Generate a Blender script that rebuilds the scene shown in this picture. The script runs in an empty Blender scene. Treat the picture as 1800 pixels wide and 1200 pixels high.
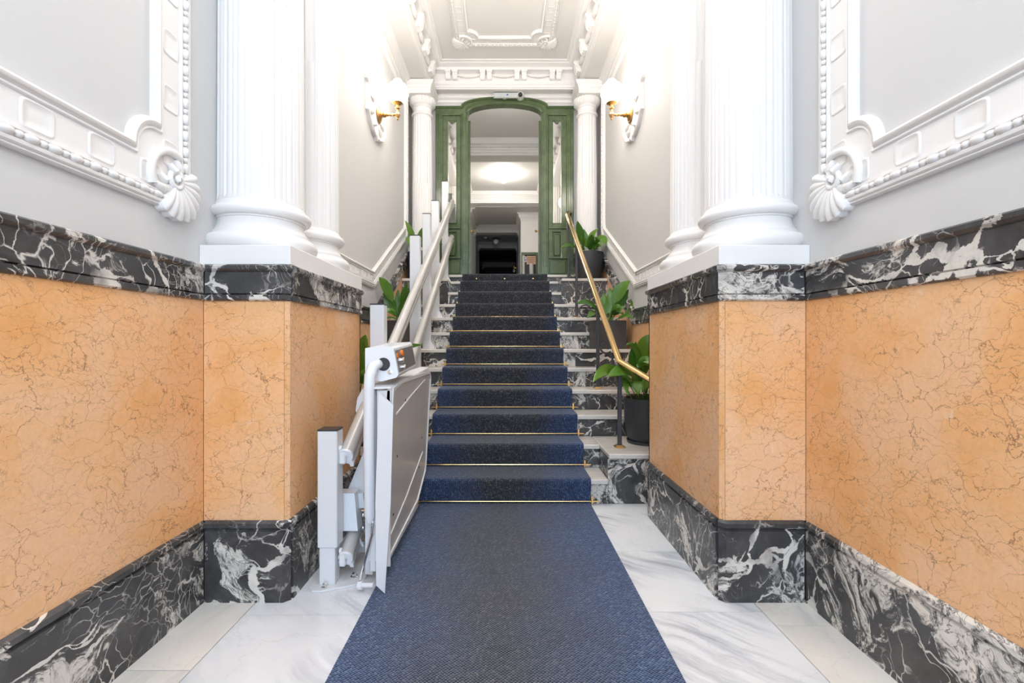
import bpy, bmesh, math, random
from mathutils import Vector, Matrix
random.seed(7)
S = bpy.context.scene
C = S.collection
PI = math.pi

# ------------------------------------------------------------------ camera, world, lights, exposure
CAMZ = 1.09
F = 820.0
cam_d = bpy.data.cameras.new('camera'); cam = bpy.data.objects.new('camera', cam_d); C.objects.link(cam)
cam.location = (0, 0, CAMZ); cam.rotation_euler = (PI/2, 0, 0)
cam_d.sensor_width = 36; cam_d.lens = F/1800*36
cam_d.shift_x = 13/1800; cam_d.shift_y = 2/1800
cam_d.clip_start = 0.02
S.camera = cam

w = bpy.data.worlds.new('world'); S.world = w; w.use_nodes = True
bg = w.node_tree.nodes['Background']
bg.inputs[0].default_value = (0.56, 0.76, 1.0, 1); bg.inputs[1].default_value = 1.95

def area_portal(loc, size, size_y, rot):
    d = bpy.data.lights.new('entrance_portal', 'AREA'); d.shape = 'RECTANGLE'; d.size = size; d.size_y = size_y
    o = bpy.data.objects.new('entrance_portal', d); C.objects.link(o); o.location = loc; o.rotation_euler = rot
    d.cycles.is_portal = True
    return o
area_portal((0, -1.78, 2.0), 2.3, 4.0, (PI/2, 0, 0))

def lamp(loc, power, col, radius=.12, name='lamp_light'):
    d = bpy.data.lights.new(name, 'POINT'); d.energy = power; d.color = col; d.shadow_soft_size = radius
    o = bpy.data.objects.new(name, d); C.objects.link(o); o.location = loc
    return o
# unseen fill lights added to brighten the vestibule, above the view and behind the camera
lamp((0, -.6, 2.7), 32, (1.0, .95, .88), .35, 'vestibule_fill')
lamp((-.03, 11.6, 4.98), 22, (1.0, .93, .84), .2, 'hall_lamp_and_fill')
lamp((0, 7.5, 5.0), 22, (1.0, .95, .9), .2, 'hall_lamp_and_fill')  # fill light added out of sight behind the door head, no fitting here
lamp((0, 1.1, 4.3), 21, (.93, .97, 1.0), .3, 'vestibule_fill')  # added overhead fill for the vestibule floor and walls
lamp((0, 3.3, 4.3), 34, (1.0, .90, .80), .30, 'stair_hall_fill')  # unseen fill added above the view to brighten the stair hall

S.view_settings.view_transform = 'Standard'; S.view_settings.look = 'None'
S.view_settings.gamma = 1; S.view_settings.use_curve_mapping = False
S.view_settings.exposure = 1.03

# ------------------------------------------------------------------ materials
class NT:
    def __init__(s, name):
        s.m = bpy.data.materials.new(name); s.m.use_nodes = True; s.t = s.m.node_tree
        s.b = s.t.nodes['Principled BSDF']; s.out = s.t.nodes['Material Output']
    def n(s, typ, props=None, **ins):
        nd = s.t.nodes.new(typ)
        for k, v in (props or {}).items(): setattr(nd, k, v)
        for k, v in ins.items():
            key = int(k[1:]) if k[0] == 'i' and k[1:].isdigit() else k.replace('_', ' ')
            s.set(nd.inputs[key], v)
        return nd
    def set(s, sock, v):
        if hasattr(v, 'is_linked') or isinstance(v, bpy.types.NodeSocket): s.t.links.new(v, sock)
        else: sock.default_value = v
    def coords(s, scale=(1, 1, 1), rot=(0, 0, 0), rnd=True):
        tc = s.n('ShaderNodeTexCoord'); v = tc.outputs['Object']
        if rnd:
            oi = s.n('ShaderNodeObjectInfo')
            mul = s.n('ShaderNodeVectorMath', {'operation': 'SCALE'}, i0=(13.1, 7.7, 19.3)); s.t.links.new(oi.outputs['Random'], mul.inputs['Scale'])
            ad = s.n('ShaderNodeVectorMath', {'operation': 'ADD'}, i0=v, i1=mul.outputs[0]); v = ad.outputs[0]
        mp = s.n('ShaderNodeMapping'); s.t.links.new(v, mp.inputs[0]); mp.inputs['Scale'].default_value = scale; mp.inputs['Rotation'].default_value = rot
        return mp.outputs[0]
    def noise(s, v, scale, detail=4, rough=.5, dist=0, out='Fac'):
        nd = s.n('ShaderNodeTexNoise', None, Vector=v, Scale=scale, Detail=detail, Roughness=rough, Distortion=dist)
        return nd.outputs[out]
    def warp(s, v, scale, amt, detail=5):
        c = s.noise(v, scale, detail, .55, 0, 'Color')
        sb = s.n('ShaderNodeVectorMath', {'operation': 'SUBTRACT'}, i0=c, i1=(.5, .5, .5))
        sc = s.n('ShaderNodeVectorMath', {'operation': 'SCALE'}, i0=sb.outputs[0]); sc.inputs['Scale'].default_value = amt
        ad = s.n('ShaderNodeVectorMath', {'operation': 'ADD'}, i0=v, i1=sc.outputs[0])
        return ad.outputs[0]
    def edge(s, v, scale):
        return s.n('ShaderNodeTexVoronoi', {'feature': 'DISTANCE_TO_EDGE'}, Vector=v, Scale=scale).outputs['Distance']
    def ramp(s, fac, stops):
        nd = s.n('ShaderNodeValToRGB', None, Fac=fac); cr = nd.color_ramp
        while len(cr.elements) < len(stops): cr.elements.new(.5)
        for e, (p, c) in zip(cr.elements, stops):
            e.position = p; e.color = c if len(c) == 4 else (*c, 1)
        return nd.outputs[0]
    def g(s, fac, a, b, va=0, vb=1):
        return s.ramp(fac, [(a, (va,)*3), (b, (vb,)*3)])
    def mix(s, fac, a, b, mode='MIX'):
        nd = s.n('ShaderNodeMix', {'data_type': 'RGBA', 'blend_type': mode})
        s.set(nd.inputs[0], fac)
        s.set(nd.inputs[6], a if not isinstance(a, tuple) or len(a) == 4 else (*a, 1))
        s.set(nd.inputs[7], b if not isinstance(b, tuple) or len(b) == 4 else (*b, 1))
        return nd.outputs[2]
    def math(s, op, a, b=0.0):
        nd = s.n('ShaderNodeMath', {'operation': op}); s.set(nd.inputs[0], a); s.set(nd.inputs[1], b); return nd.outputs[0]
    def done(s, col, rough=.5, metal=0, bump=None, bs=.1, bd=.01, spec=.5, coat=0):
        s.set(s.b.inputs['Base Color'], col if not isinstance(col, tuple) or len(col) == 4 else (*col, 1))
        s.set(s.b.inputs['Roughness'], rough); s.b.inputs['Metallic'].default_value = metal
        s.b.inputs['Specular IOR Level'].default_value = spec
        s.b.inputs['Coat Weight'].default_value = coat; s.b.inputs['Coat Roughness'].default_value = .08
        if bump is not None:
            bn = s.n('ShaderNodeBump', None, Height=bump, Strength=bs, Distance=bd); s.t.links.new(bn.outputs[0], s.b.inputs['Normal'])
        return s.m

def simple(name, col, rough=.5, metal=0, nscale=25, var=.06, bs=.08, spec=.5):
    t = NT(name); v = t.coords(rnd=False); n = t.noise(v, nscale, 4)
    c2 = tuple(max(0, x*(1-var*2)) for x in col)
    return t.done(t.mix(n, c2, col), rough, metal, n, bs, .004, spec)

def m_dark_marble():
    t = NT('black_veined_marble'); v = t.coords((1, 1, 1), (.3, .5, .4))
    v2_ = t.warp(v, 2.0, .55, 3); wv = t.warp(v2_, 16, .055, 6); w2 = t.warp(t.warp(v, 4, .25, 3), 22, .03, 5)
    st = t.n('ShaderNodeMapping', None, Vector=wv); st.inputs['Scale'].default_value = (1.0, .36, 1.2); st.inputs['Rotation'].default_value = (.5, .9, .3)
    s2 = t.n('ShaderNodeMapping', None, Vector=w2); s2.inputs['Scale'].default_value = (.5, 1.3, .45); s2.inputs['Rotation'].default_value = (-.6, .4, .9)
    s3 = t.n('ShaderNodeMapping', None, Vector=w2); s3.inputs['Scale'].default_value = (1.4, .45, .8); s3.inputs['Rotation'].default_value = (.9, -.4, .2)
    e1 = t.edge(st.outputs[0], 4.6); e2 = t.edge(s2.outputs[0], 12.0); e3 = t.edge(s3.outputs[0], 24.0)
    mk1 = t.g(t.noise(v, 2.6, 5), .45, .52); mk2 = t.g(t.noise(v, 3.7, 5), .51, .58); mk3 = t.g(t.noise(v, 3.1, 5), .50, .60)
    wid = t.math('ADD', t.math('MULTIPLY', t.g(t.noise(v, 7, 6, .65), .45, .72), .11), .010)
    v1 = t.math('MULTIPLY', t.g(t.math('DIVIDE', e1, wid), .78, 1.0, 1, 0), mk1)
    v2 = t.math('MULTIPLY', t.g(e2, .006, .030, .95, 0), mk2)
    v3 = t.math('MULTIPLY', t.g(e3, .008, .045, .55, 0), mk3)
    cl = t.g(t.noise(t.warp(wv, 2, .5), 2.0, 12, .68), .535, .555)
    cr = t.g(t.edge(t.warp(wv, 9, .16, 7), 17), .010, .045)            # dark cracks through the pale clouds
    sp = t.g(t.noise(wv, 22, 12, .78), .40, .50)
    cloud = t.math('MULTIPLY', cl, t.math('MULTIPLY', sp, t.math('ADD', t.math('MULTIPLY', cr, .75), .25)))
    tot = t.math('MAXIMUM', t.math('MAXIMUM', v1, v2), t.math('MAXIMUM', v3, cloud))
    base = t.ramp(t.noise(wv, 6, 10, .68), [(.3, (.030, .029, .029)), (.7, (.095, .093, .094))])
    white = t.ramp(t.noise(wv, 9, 10, .7), [(.30, (.36, .35, .34)), (.46, (.66, .63, .58)), (.6, (.78, .73, .66)), (.75, (.70, .55, .44))])
    return t.done(t.mix(tot, base, white), .24, 0, t.noise(v, 40, 3), .02, .002)

def m_orange():
    t = NT('orange_veined_marble'); v = t.coords((1, 1, 1), (.2, .1, .15))
    wv = t.warp(v, 5, .26, 8); w2 = t.warp(v, 9, .17, 8)
    st = t.n('ShaderNodeMapping', None, Vector=wv); st.inputs['Scale'].default_value = (.75, .75, 1.6)
    e1 = t.edge(st.outputs[0], 9.5); s5 = t.n('ShaderNodeMapping', None, Vector=w2); s5.inputs['Scale'].default_value = (.8, .8, 1.5); s5.inputs['Rotation'].default_value = (.4, .4, 0); e2 = t.edge(s5.outputs[0], 21)
    mk = t.g(t.noise(v, 4, 3), .28, .46); mk2 = t.g(t.noise(v, 5, 4), .38, .55)
    va = t.math('MULTIPLY', t.g(e1, .001, .012, .9, 0), mk)
    vb = t.math('MULTIPLY', t.g(e2, .0015, .020, .75, 0), mk2)
    vein = t.math('MAXIMUM', va, vb)
    base = t.ramp(t.noise(wv, 2.2, 8, .6), [(.30, (.82, .39, .13)), (.45, (.89, .50, .23)), (.60, (.90, .57, .34)), (.8, (.91, .52, .22))])
    base = t.mix(t.g(t.noise(t.warp(v, 3, .3), 7, 9, .72), .64, .76, 0, .6), base, (.62, .27, .06))
    base = t.mix(t.g(t.noise(v, 70, 3, .6), .3, .75, 0, .22), base, (.55, .26, .11))
    ws = t.n('ShaderNodeMapping', None, Vector=w2); ws.inputs['Scale'].default_value = (1, 1, .22)
    base = t.mix(t.g(t.noise(ws.outputs[0], 26, 2), .71, .77, 0, .5), base, (.88, .74, .62))
    col = t.mix(vein, base, (.26, .12, .065))
    return t.done(col, .36, 0, vein, -.03, .002, .35)

def m_white_marble(name, a, b, streak, rnd=True, rot=(0, 0, .8)):
    t = NT(name); v = t.coords((1, 1, 1), rot, rnd)
    st = t.n('ShaderNodeMapping', None, Vector=t.warp(v, 2.0, .18)); st.inputs['Scale'].default_value = (9, .9, 2)
    n = t.noise(st.outputs[0], 1.6, 8, .62)
    mk = t.g(t.noise(v, 1.5, 2), .42, .66)
    cl = t.noise(t.warp(v, 3, .3), 3, 6, .6)
    base = t.mix(t.g(cl, .35, .7), a, b)
    col = t.mix(t.math('MULTIPLY', t.g(n, .46, .66, 0, 1), mk), base, streak)
    ln = t.edge(t.warp(v, 4, .4), 2.3)
    col = t.mix(t.g(ln, .002, .010, .15, 0), col, (.42, .42, .44))
    return t.done(col, .2, 0, t.noise(v, 60, 2), .015, .002)

def m_carpet():
    t = NT('blue_ribbed_carpet'); v = t.coords(rnd=False)
    rt = t.n('ShaderNodeMapping', None, Vector=v); rt.inputs['Rotation'].default_value = (0, 0, PI/4)
    kn = t.n('ShaderNodeTexVoronoi', {'feature': 'F1'}, Vector=rt.outputs[0], Scale=108.0, Randomness=.28)
    pil = t.g(kn.outputs['Distance'], .05, .75, 1, 0)
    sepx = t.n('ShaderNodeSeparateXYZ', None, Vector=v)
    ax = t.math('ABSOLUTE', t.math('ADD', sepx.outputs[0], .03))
    wear_and_light = t.g(t.math('SUBTRACT', t.math('ADD', ax, t.math('MULTIPLY', t.math('SUBTRACT', t.noise(v, 2.2, 4), .5), .55)), t.math('MULTIPLY', sepx.outputs[2], .30)), .05, .50)  # centre wear, plus warm upstairs light painted in as greyer colour with height
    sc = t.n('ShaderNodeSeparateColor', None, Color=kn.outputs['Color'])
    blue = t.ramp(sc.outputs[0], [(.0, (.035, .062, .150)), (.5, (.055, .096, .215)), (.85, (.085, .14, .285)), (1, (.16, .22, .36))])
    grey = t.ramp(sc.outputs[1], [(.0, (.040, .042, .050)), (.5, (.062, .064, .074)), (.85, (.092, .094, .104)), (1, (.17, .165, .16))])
    col = t.mix(wear_and_light, grey, blue)
    col = t.mix(t.g(pil, .0, .6, .8, 0), col, (.006, .007, .010))
    m = t.done(col, .95, 0, pil, 1.0, .006, .1)
    t.b.inputs['Sheen Weight'].default_value = .35; t.b.inputs['Sheen Roughness'].default_value = .45; t.b.inputs['Sheen Tint'].default_value = (.8, .88, 1, 1)
    return m

def m_emit(name, col, s):
    t = NT(name); t.b.inputs['Base Color'].default_value = (*col, 1); t.b.inputs['Emission Color'].default_value = (*col, 1); t.b.inputs['Emission Strength'].default_value = s
    t.b.inputs['Roughness'].default_value = .3
    return t.m

def m_glass():
    t = NT('bevelled_glass')
    tr = t.n('ShaderNodeBsdfTransparent', None, Color=(.82, .83, .80, 1)); gl = t.n('ShaderNodeBsdfGlossy', None, Color=(.9, .9, .9, 1), Roughness=.02)
    mx = t.n('ShaderNodeMixShader'); mx.inputs[0].default_value = .38
    t.t.links.new(tr.outputs[0], mx.inputs[1]); t.t.links.new(gl.outputs[0], mx.inputs[2]); t.t.links.new(mx.outputs[0], t.out.inputs[0])
    return t.m

def m_green():
    t = NT('worn_green_paint'); v = t.coords(rnd=False)
    n = t.noise(v, 8, 7, .65)
    base = t.ramp(n, [(.3, (.075, .115, .050)), (.7, (.125, .175, .085))])
    st = t.n('ShaderNodeMapping', None, Vector=v); st.inputs['Scale'].default_value = (30, 30, 3)
    sc = t.g(t.noise(st.outputs[0], 1.5, 8, .7), .68, .72)
    return t.done(t.mix(sc, base, (.32, .26, .21)), .22, 0, n, .1, .004)

def m_leaf():
    t = NT('glossy_green_leaf'); v = t.coords(rnd=True); wv = t.n('ShaderNodeMapping', None, Vector=v); wv.inputs['Scale'].default_value = (40, 40, 12)
    n = t.noise(wv.outputs[0], 1, 4); oi = t.n('ShaderNodeObjectInfo')
    a = t.mix(oi.outputs['Random'], (.028, .10, .008), (.09, .20, .018))
    b = t.mix(oi.outputs['Random'], (.05, .16, .010), (.14, .29, .03))
    return t.done(t.mix(n, a, b), .3, 0, n, .15, .003)

M = {}
M['plaster'] = simple('white_plaster', (.86, .845, .83), .6, 0, 12, .01, .04)
M['wall'] = simple('pale_grey_wall_paint', (.66, .655, .65), .7, 0, 3, .015, .03)
M['ceil'] = simple('ceiling_paint', (.80, .785, .77), .8, 0, 3, .015, .03)
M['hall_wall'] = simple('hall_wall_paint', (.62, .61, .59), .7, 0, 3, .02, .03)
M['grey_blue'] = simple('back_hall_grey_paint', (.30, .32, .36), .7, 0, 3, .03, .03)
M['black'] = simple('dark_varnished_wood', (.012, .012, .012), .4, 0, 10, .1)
M['dark'] = m_dark_marble(); M['orange'] = m_orange()
M['slab'] = m_white_marble('streaked_white_marble', (.86, .87, .89), (.76, .79, .83), (.36, .39, .45), rot=(0, 0, -.9))
M['border'] = m_white_marble('cream_marble', (.88, .84, .78), (.80, .77, .72), (.62, .62, .60), rot=(0, 0, .2))
M['tread'] = m_white_marble('worn_cream_tread_marble', (.74, .70, .64), (.64, .61, .57), (.50, .50, .48), rot=(0, 0, 1.4))
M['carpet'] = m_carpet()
M['grout'] = simple('grey_grout', (.14, .13, .12), .9, 0, 60, .1)
M['brass'] = simple('polished_brass', (.86, .58, .26), .2, 1, 40, .08)
M['gilt'] = simple('gilt_brass', (.80, .50, .20), .3, 1, 40, .12)
M['iron'] = simple('dark_wrought_iron', (.065, .065, .072), .42, .2, 80, .1, .2)
M['liftwhite'] = simple('pale_grey_powder_coat', (.78, .79, .81), .35, 0, 90, .02, .05)
M['liftrail'] = simple('satin_aluminium', (.62, .60, .57), .32, .2, 40, .04)
M['lifttube'] = simple('white_enamelled_tube', (.84, .86, .90), .25, 0, 30, .02)
M['liftsteel'] = simple('satin_steel_sheet', (.66, .63, .60), .30, .1, 8, .06, .12)
M['panel_grey'] = simple('grey_control_foil', (.26, .25, .24), .2, .2, 30, .05)
M['chrome'] = simple('chrome', (.8, .8, .8), .12, 1, 20, .02)
M['cap'] = simple('black_plastic_cap', (.03, .03, .035), .4, 0, 20, .05)
M['amber'] = simple('amber_button', (.80, .22, .03), .25, 0, 20, .05)
M['glass'] = m_glass(); M['green'] = m_green(); M['leaf'] = m_leaf()
M['pot'] = simple('charcoal_clay_pot', (.045, .046, .050), .55, 0, 70, .15, .25)
M['box'] = simple('dark_brown_planter', (.075, .065, .062), .6, 0, 30, .08, .1)
M['soil'] = simple('potting_soil', (.03, .02, .015), .95, 0, 90, .3, .8)
M['globe'] = m_emit('lit_opal_glass', (1.0, .92, .83), 20)
M['globe_hall'] = m_emit('lit_opal_glass_hall', (1.0, .96, .90), 25)
M['globe_off'] = simple('unlit_opal_glass', (.55, .58, .62), .15, 0, 10, .02)
M['plastic'] = simple('white_plastic', (.80, .79, .76), .35, 0, 20, .02)
M['lens'] = simple('ribbed_clear_cover', (.62, .66, .66), .15, 0, 120, .1, .3)
M['paper'] = simple('white_paper', (.75, .76, .78), .7)
M['pink'] = simple('salmon_paper', (.72, .45, .32), .7)
M['ink'] = simple('dark_ink', (.05, .04, .04), .7)
M['blue'] = simple('blue_ink', (.05, .14, .42), .6)
M['street'] = simple('street_paving', (.35, .35, .36), .8, 0, 12, .1)

# ------------------------------------------------------------------ mesh helpers
class MB:
    def __init__(s): s.v = []; s.f = []
    def add(s, vs, fs):
        o = len(s.v); s.v += [tuple(x) for x in vs]; s.f += [tuple(i+o for i in f) for f in fs]; return s
    def box(s, x0, x1, y0, y1, z0, z1, bev=0):
        if x0 > x1: x0, x1 = x1, x0
        if bev <= 0:
            vs = [(x, y, z) for z in (z0, z1) for y in (y0, y1) for x in (x0, x1)]
            return s.add(vs, [(0, 2, 3, 1), (4, 5, 7, 6), (0, 1, 5, 4), (2, 6, 7, 3), (0, 4, 6, 2), (1, 3, 7, 5)])
        b = min(bev, (x1-x0)/2.01, (y1-y0)/2.01, (z1-z0)/2.01)
        bm = bmesh.new(); bmesh.ops.create_cube(bm, size=1)
        for q in bm.verts: q.co = ((x0+x1)/2+q.co.x*(x1-x0), (y0+y1)/2+q.co.y*(y1-y0), (z0+z1)/2+q.co.z*(z1-z0))
        bmesh.ops.bevel(bm, geom=bm.edges[:], offset=b, segments=1, affect='EDGES', profile=.5)
        bm.verts.index_update(); s.add([q.co[:] for q in bm.verts], [[q.index for q in f.verts] for f in bm.faces]); bm.free(); return s
    def prism(s, pts, mapf, h0, h1):
        n = len(pts)
        vs = [mapf(u, v, h0) for u, v in pts]+[mapf(u, v, h1) for u, v in pts]
        return s.add(vs, [tuple(range(n))[::-1], tuple(range(n, 2*n))]+[(i, (i+1) % n, n+(i+1) % n, n+i) for i in range(n)])
    def sweep(s, path, prof, mapf, closed=False):
        """path (u,v); prof closed list (offset to the left of path, height)"""
        n = len(path); P = [Vector(p) for p in path]; rings = []
        for i in range(n):
            if closed or 0 < i < n-1:
                d1 = (P[i]-P[i-1]).normalized(); d2 = (P[(i+1) % n]-P[i]).normalized()
            elif i == 0: d1 = d2 = (P[1]-P[0]).normalized()
            else: d1 = d2 = (P[i]-P[i-1]).normalized()
            n1 = Vector((-d1.y, d1.x)); n2 = Vector((-d2.y, d2.x)); m = (n1+n2)
            m = m/max(.3, m.dot(n1)) if m.length > 1e-6 else n1
            rings.append([mapf(P[i].x+m.x*o, P[i].y+m.y*o, h) for o, h in prof])
        k = len(prof); vs = [q for r in rings for q in r]; fs = []
        for i in range(n if closed else n-1):
            a = i*k; b = ((i+1) % n)*k
            for j in range(k): fs.append((a+j, a+(j+1) % k, b+(j+1) % k, b+j))
        if not closed: fs += [tuple(range(k))[::-1], tuple(range((n-1)*k, n*k))]
        return s.add(vs, fs)
    def sweep3(s, path, prof, up=(0, 0, 1), scales=None):
        P = [Vector(p) for p in path]; n = len(P); k = len(prof); vs = []; up = Vector(up)
        for i in range(n):
            t = ((P[min(i+1, n-1)]-P[i]).normalized() if i < n-1 else Vector()) + ((P[i]-P[max(i-1, 0)]).normalized() if i else Vector())
            t.normalize(); sd = t.cross(up)
            if sd.length < 1e-4: sd = t.cross(Vector((0, 1, 0)))
            sd.normalize(); u2 = sd.cross(t); q = scales[i] if scales else 1
            vs += [P[i]+sd*a*q+u2*b*q for a, b in prof]
        fs = [(i*k+j, i*k+(j+1) % k, (i+1)*k+(j+1) % k, (i+1)*k+j) for i in range(n-1) for j in range(k)]
        return s.add(vs, fs+[tuple(range(k))[::-1], tuple(range((n-1)*k, n*k))])
    def tube(s, path, r, seg=10, up=(0, 0, 1), scales=None):
        return s.sweep3(path, [(r*math.cos(2*PI*i/seg), r*math.sin(2*PI*i/seg)) for i in range(seg)], up, scales)
    def lathe(s, prof, c=(0, 0, 0), seg=32, axis=None, capped=True):
        """prof (r, h) along axis (default z)"""
        ax = Vector(axis or (0, 0, 1)).normalized(); a = ax.orthogonal().normalized(); b = ax.cross(a); c = Vector(c); k = len(prof)
        vs = [c+ax*h+(a*math.cos(2*PI*i/seg)+b*math.sin(2*PI*i/seg))*r for r, h in prof for i in range(seg)]
        fs = [(j*seg+i, j*seg+(i+1) % seg, (j+1)*seg+(i+1) % seg, (j+1)*seg+i) for j in range(k-1) for i in range(seg)]
        if capped: fs += [tuple(range(seg))[::-1], tuple(range((k-1)*seg, k*seg))]
        return s.add(vs, fs)
    def ball(s, c, rx, ry=None, rz=None, seg=14, rings=8):
        ry = ry or rx; rz = rz or rx
        vs = []; fs = []
        for j in range(rings+1):
            th = PI*j/rings
            for i in range(seg):
                vs.append((c[0]+rx*math.sin(th)*math.cos(2*PI*i/seg), c[1]+ry*math.sin(th)*math.sin(2*PI*i/seg), c[2]+rz*math.cos(th)))
        for j in range(rings):
            for i in range(seg): fs.append((j*seg+i, j*seg+(i+1) % seg, (j+1)*seg+(i+1) % seg, (j+1)*seg+i))
        return s.add(vs, fs)
    def build(s, name, mat, parent=None, smooth=True, ang=35, weld=True):
        me = bpy.data.meshes.new(name); me.from_pydata(s.v, [], s.f)
        bm = bmesh.new(); bm.from_mesh(me)
        if weld: bmesh.ops.remove_doubles(bm, verts=bm.verts, dist=1e-6)
        bmesh.ops.recalc_face_normals(bm, faces=bm.faces); bm.to_mesh(me); bm.free()
        if smooth:
            me.polygons.foreach_set('use_smooth', [True]*len(me.polygons)); me.set_sharp_from_angle(angle=math.radians(ang))
        me.materials.append(mat); me.update()
        o = bpy.data.objects.new(name, me); C.objects.link(o)
        if parent:
            o.parent = parent; o.matrix_parent_inverse = Matrix.Translation(-parent.location)
        return o

def thing(name, label, cat, loc=(0, 0, 0), group=None):
    o = bpy.data.objects.new(name, None); C.objects.link(o); o.location = loc; o['label'] = label; o['category'] = cat
    o.empty_display_size = .05
    if group: o['group'] = group
    return o
def tag(o, label, cat, group=None):
    o['label'] = label; o['category'] = cat
    if group: o['group'] = group
    return o
def struct(name, mb=None, mat=None, loc=(0, 0, 0)):
    if mb is None:
        o = bpy.data.objects.new(name, None); C.objects.link(o); o.location = loc
    else: o = mb.build(name, mat)
    o['kind'] = 'structure'; return o
def P(px, py, D): return Vector(((px-887)*D/F, D, CAMZ+(602-py)*D/F))   # metric point measured off the photograph

W = 1.282          # half width of the hall
PX = .90           # inner face of the column piers
PY0, PY1 = 1.955, 2.95
XY = lambda u, v, h: (u, v, h)
def SIDE(s): return lambda u, v, h: (s*(W-h), u, v)      # side wall plane, h proud of the wall

# ------------------------------------------------------------------ floor
fl = struct('floor', MB().box(-1.5, 1.5, -3.4, 3.2, -.12, -.012), M['grout'])
xs_b = 1.045; g = .0018
def tile(x0, x1, y0, y1, mat, name='floor_slab'):
    MB().box(x0+g, x1-g, y0+g, y1-g, -.02, random.uniform(-.0006, .0003), .0007).build(name, mat, fl)
for s in (-1, 1):
    ys = [-1.7, -.9, -.1, .72, 1.554, 2.42, 3.159] if s < 0 else [-1.7, -.8, .1, .95, 1.80, 2.6, 3.159]
    for a, b in zip(ys, ys[1:]): tile(min(s*xs_b, s*W), max(s*xs_b, s*W), a, b, M['border'], 'border_slab')
    ys = [-1.7, -.6, .25, 1.05, 1.87 if s < 0 else 1.89, 2.44, 2.98, 3.159]
    for a, b in zip(ys, ys[1:]): tile(min(s*.002, s*xs_b), max(s*.002, s*xs_b), a, b, M['slab'])
MB().box(-3, 3, -6, -1.72, -.10, -.03).build('street_paving', M['street'], fl)

# ------------------------------------------------------------------ side walls
base_prof = [(0, 0), (.020, 0), (.020, .298), (.012, .304), (.018, .309), (.026, .316), (.026, .332), (.015, .342), (0, .342)]
band_prof = [(0, 1.266), (.016, 1.266), (.024, 1.272), (.024, 1.290), (.012, 1.2935), (.020, 1.297), (.020, 1.386), (.030, 1.391), (.036, 1.398), (.036, 1.411), (.028, 1.417), (0, 1.417)]
walls = {}
for s, nm in ((-1, 'wall_left'), (1, 'wall_right')):
    wl = struct(nm, MB().box(s*W, s*(W+.25), -1.7, 6.6, -.1, 5.1), M['wall']); walls[s] = wl
    mp = SIDE(s)
    # front bay, camera side of the pier
    joints = [-1.7, .18, PY0]
    for a, b in zip(joints, joints[1:]):
        e_ = b-.001 if b < PY0 else b+.0115
        MB().prism([(a+.001, .34), (e_, .34), (e_, 1.268), (a+.001, 1.268)], mp, 0, .012).build('orange_marble_panel', M['orange'], wl)
        for pr, n2 in ((base_prof, 'marble_skirting'), (band_prof, 'marble_dado_band')):
            path = [(s*W, a), (s*W, b)]
            if s > 0: path = path            # left of +y is -x : towards the room
            else: path = path[::-1]
            MB().sweep(path, pr, XY).build(n2, M['dark'], wl)
    # stair bay: level, then rising with the stairs
    top = [(PY1, 1.417), (4.58, 1.417), (6.05, 2.256)]
    d = math.hypot(1.47, .839); off = .149
    MB().prism([(PY1, 0), (3.75, 0), (3.75, 1.27), (PY1, 1.27)], mp, 0, .012).build('orange_marble_panel', M['orange'], wl)
    MB().prism([(3.752, .2), (4.598, .2), (4.598, 1.27), (3.752, 1.27)], mp, 0, .012).build('orange_marble_panel', M['orange'], wl)
    MB().prism([(4.60, .5), (5.3, .8), (5.3, 1.66), (4.60, 1.27)], mp, 0, .012).build('orange_marble_panel', M['orange'], wl)
    MB().prism([(5.302, 1.0), (6.05, 1.4), (6.05, 2.10), (5.302, 1.665)], mp, 0, .012).build('orange_marble_panel', M['orange'], wl)
    # profile seen across the band: offset down from its top line, height off the wall
    bp = [(-(1.417-z), h) for h, z in band_prof]
    MB().sweep(top, bp, mp).build('marble_dado_band', M['dark'], wl)

# back end of the vestibule: wide street opening that lets the daylight in
wb = struct('wall_entrance', MB().box(-1.5, -1.15, -1.95, -1.7, -.1, 5.1).box(1.15, 1.5, -1.95, -1.7, -.1, 5.1).box(-1.15, 1.15, -1.95, -1.7, 4.0, 5.1), M['wall'])

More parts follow.
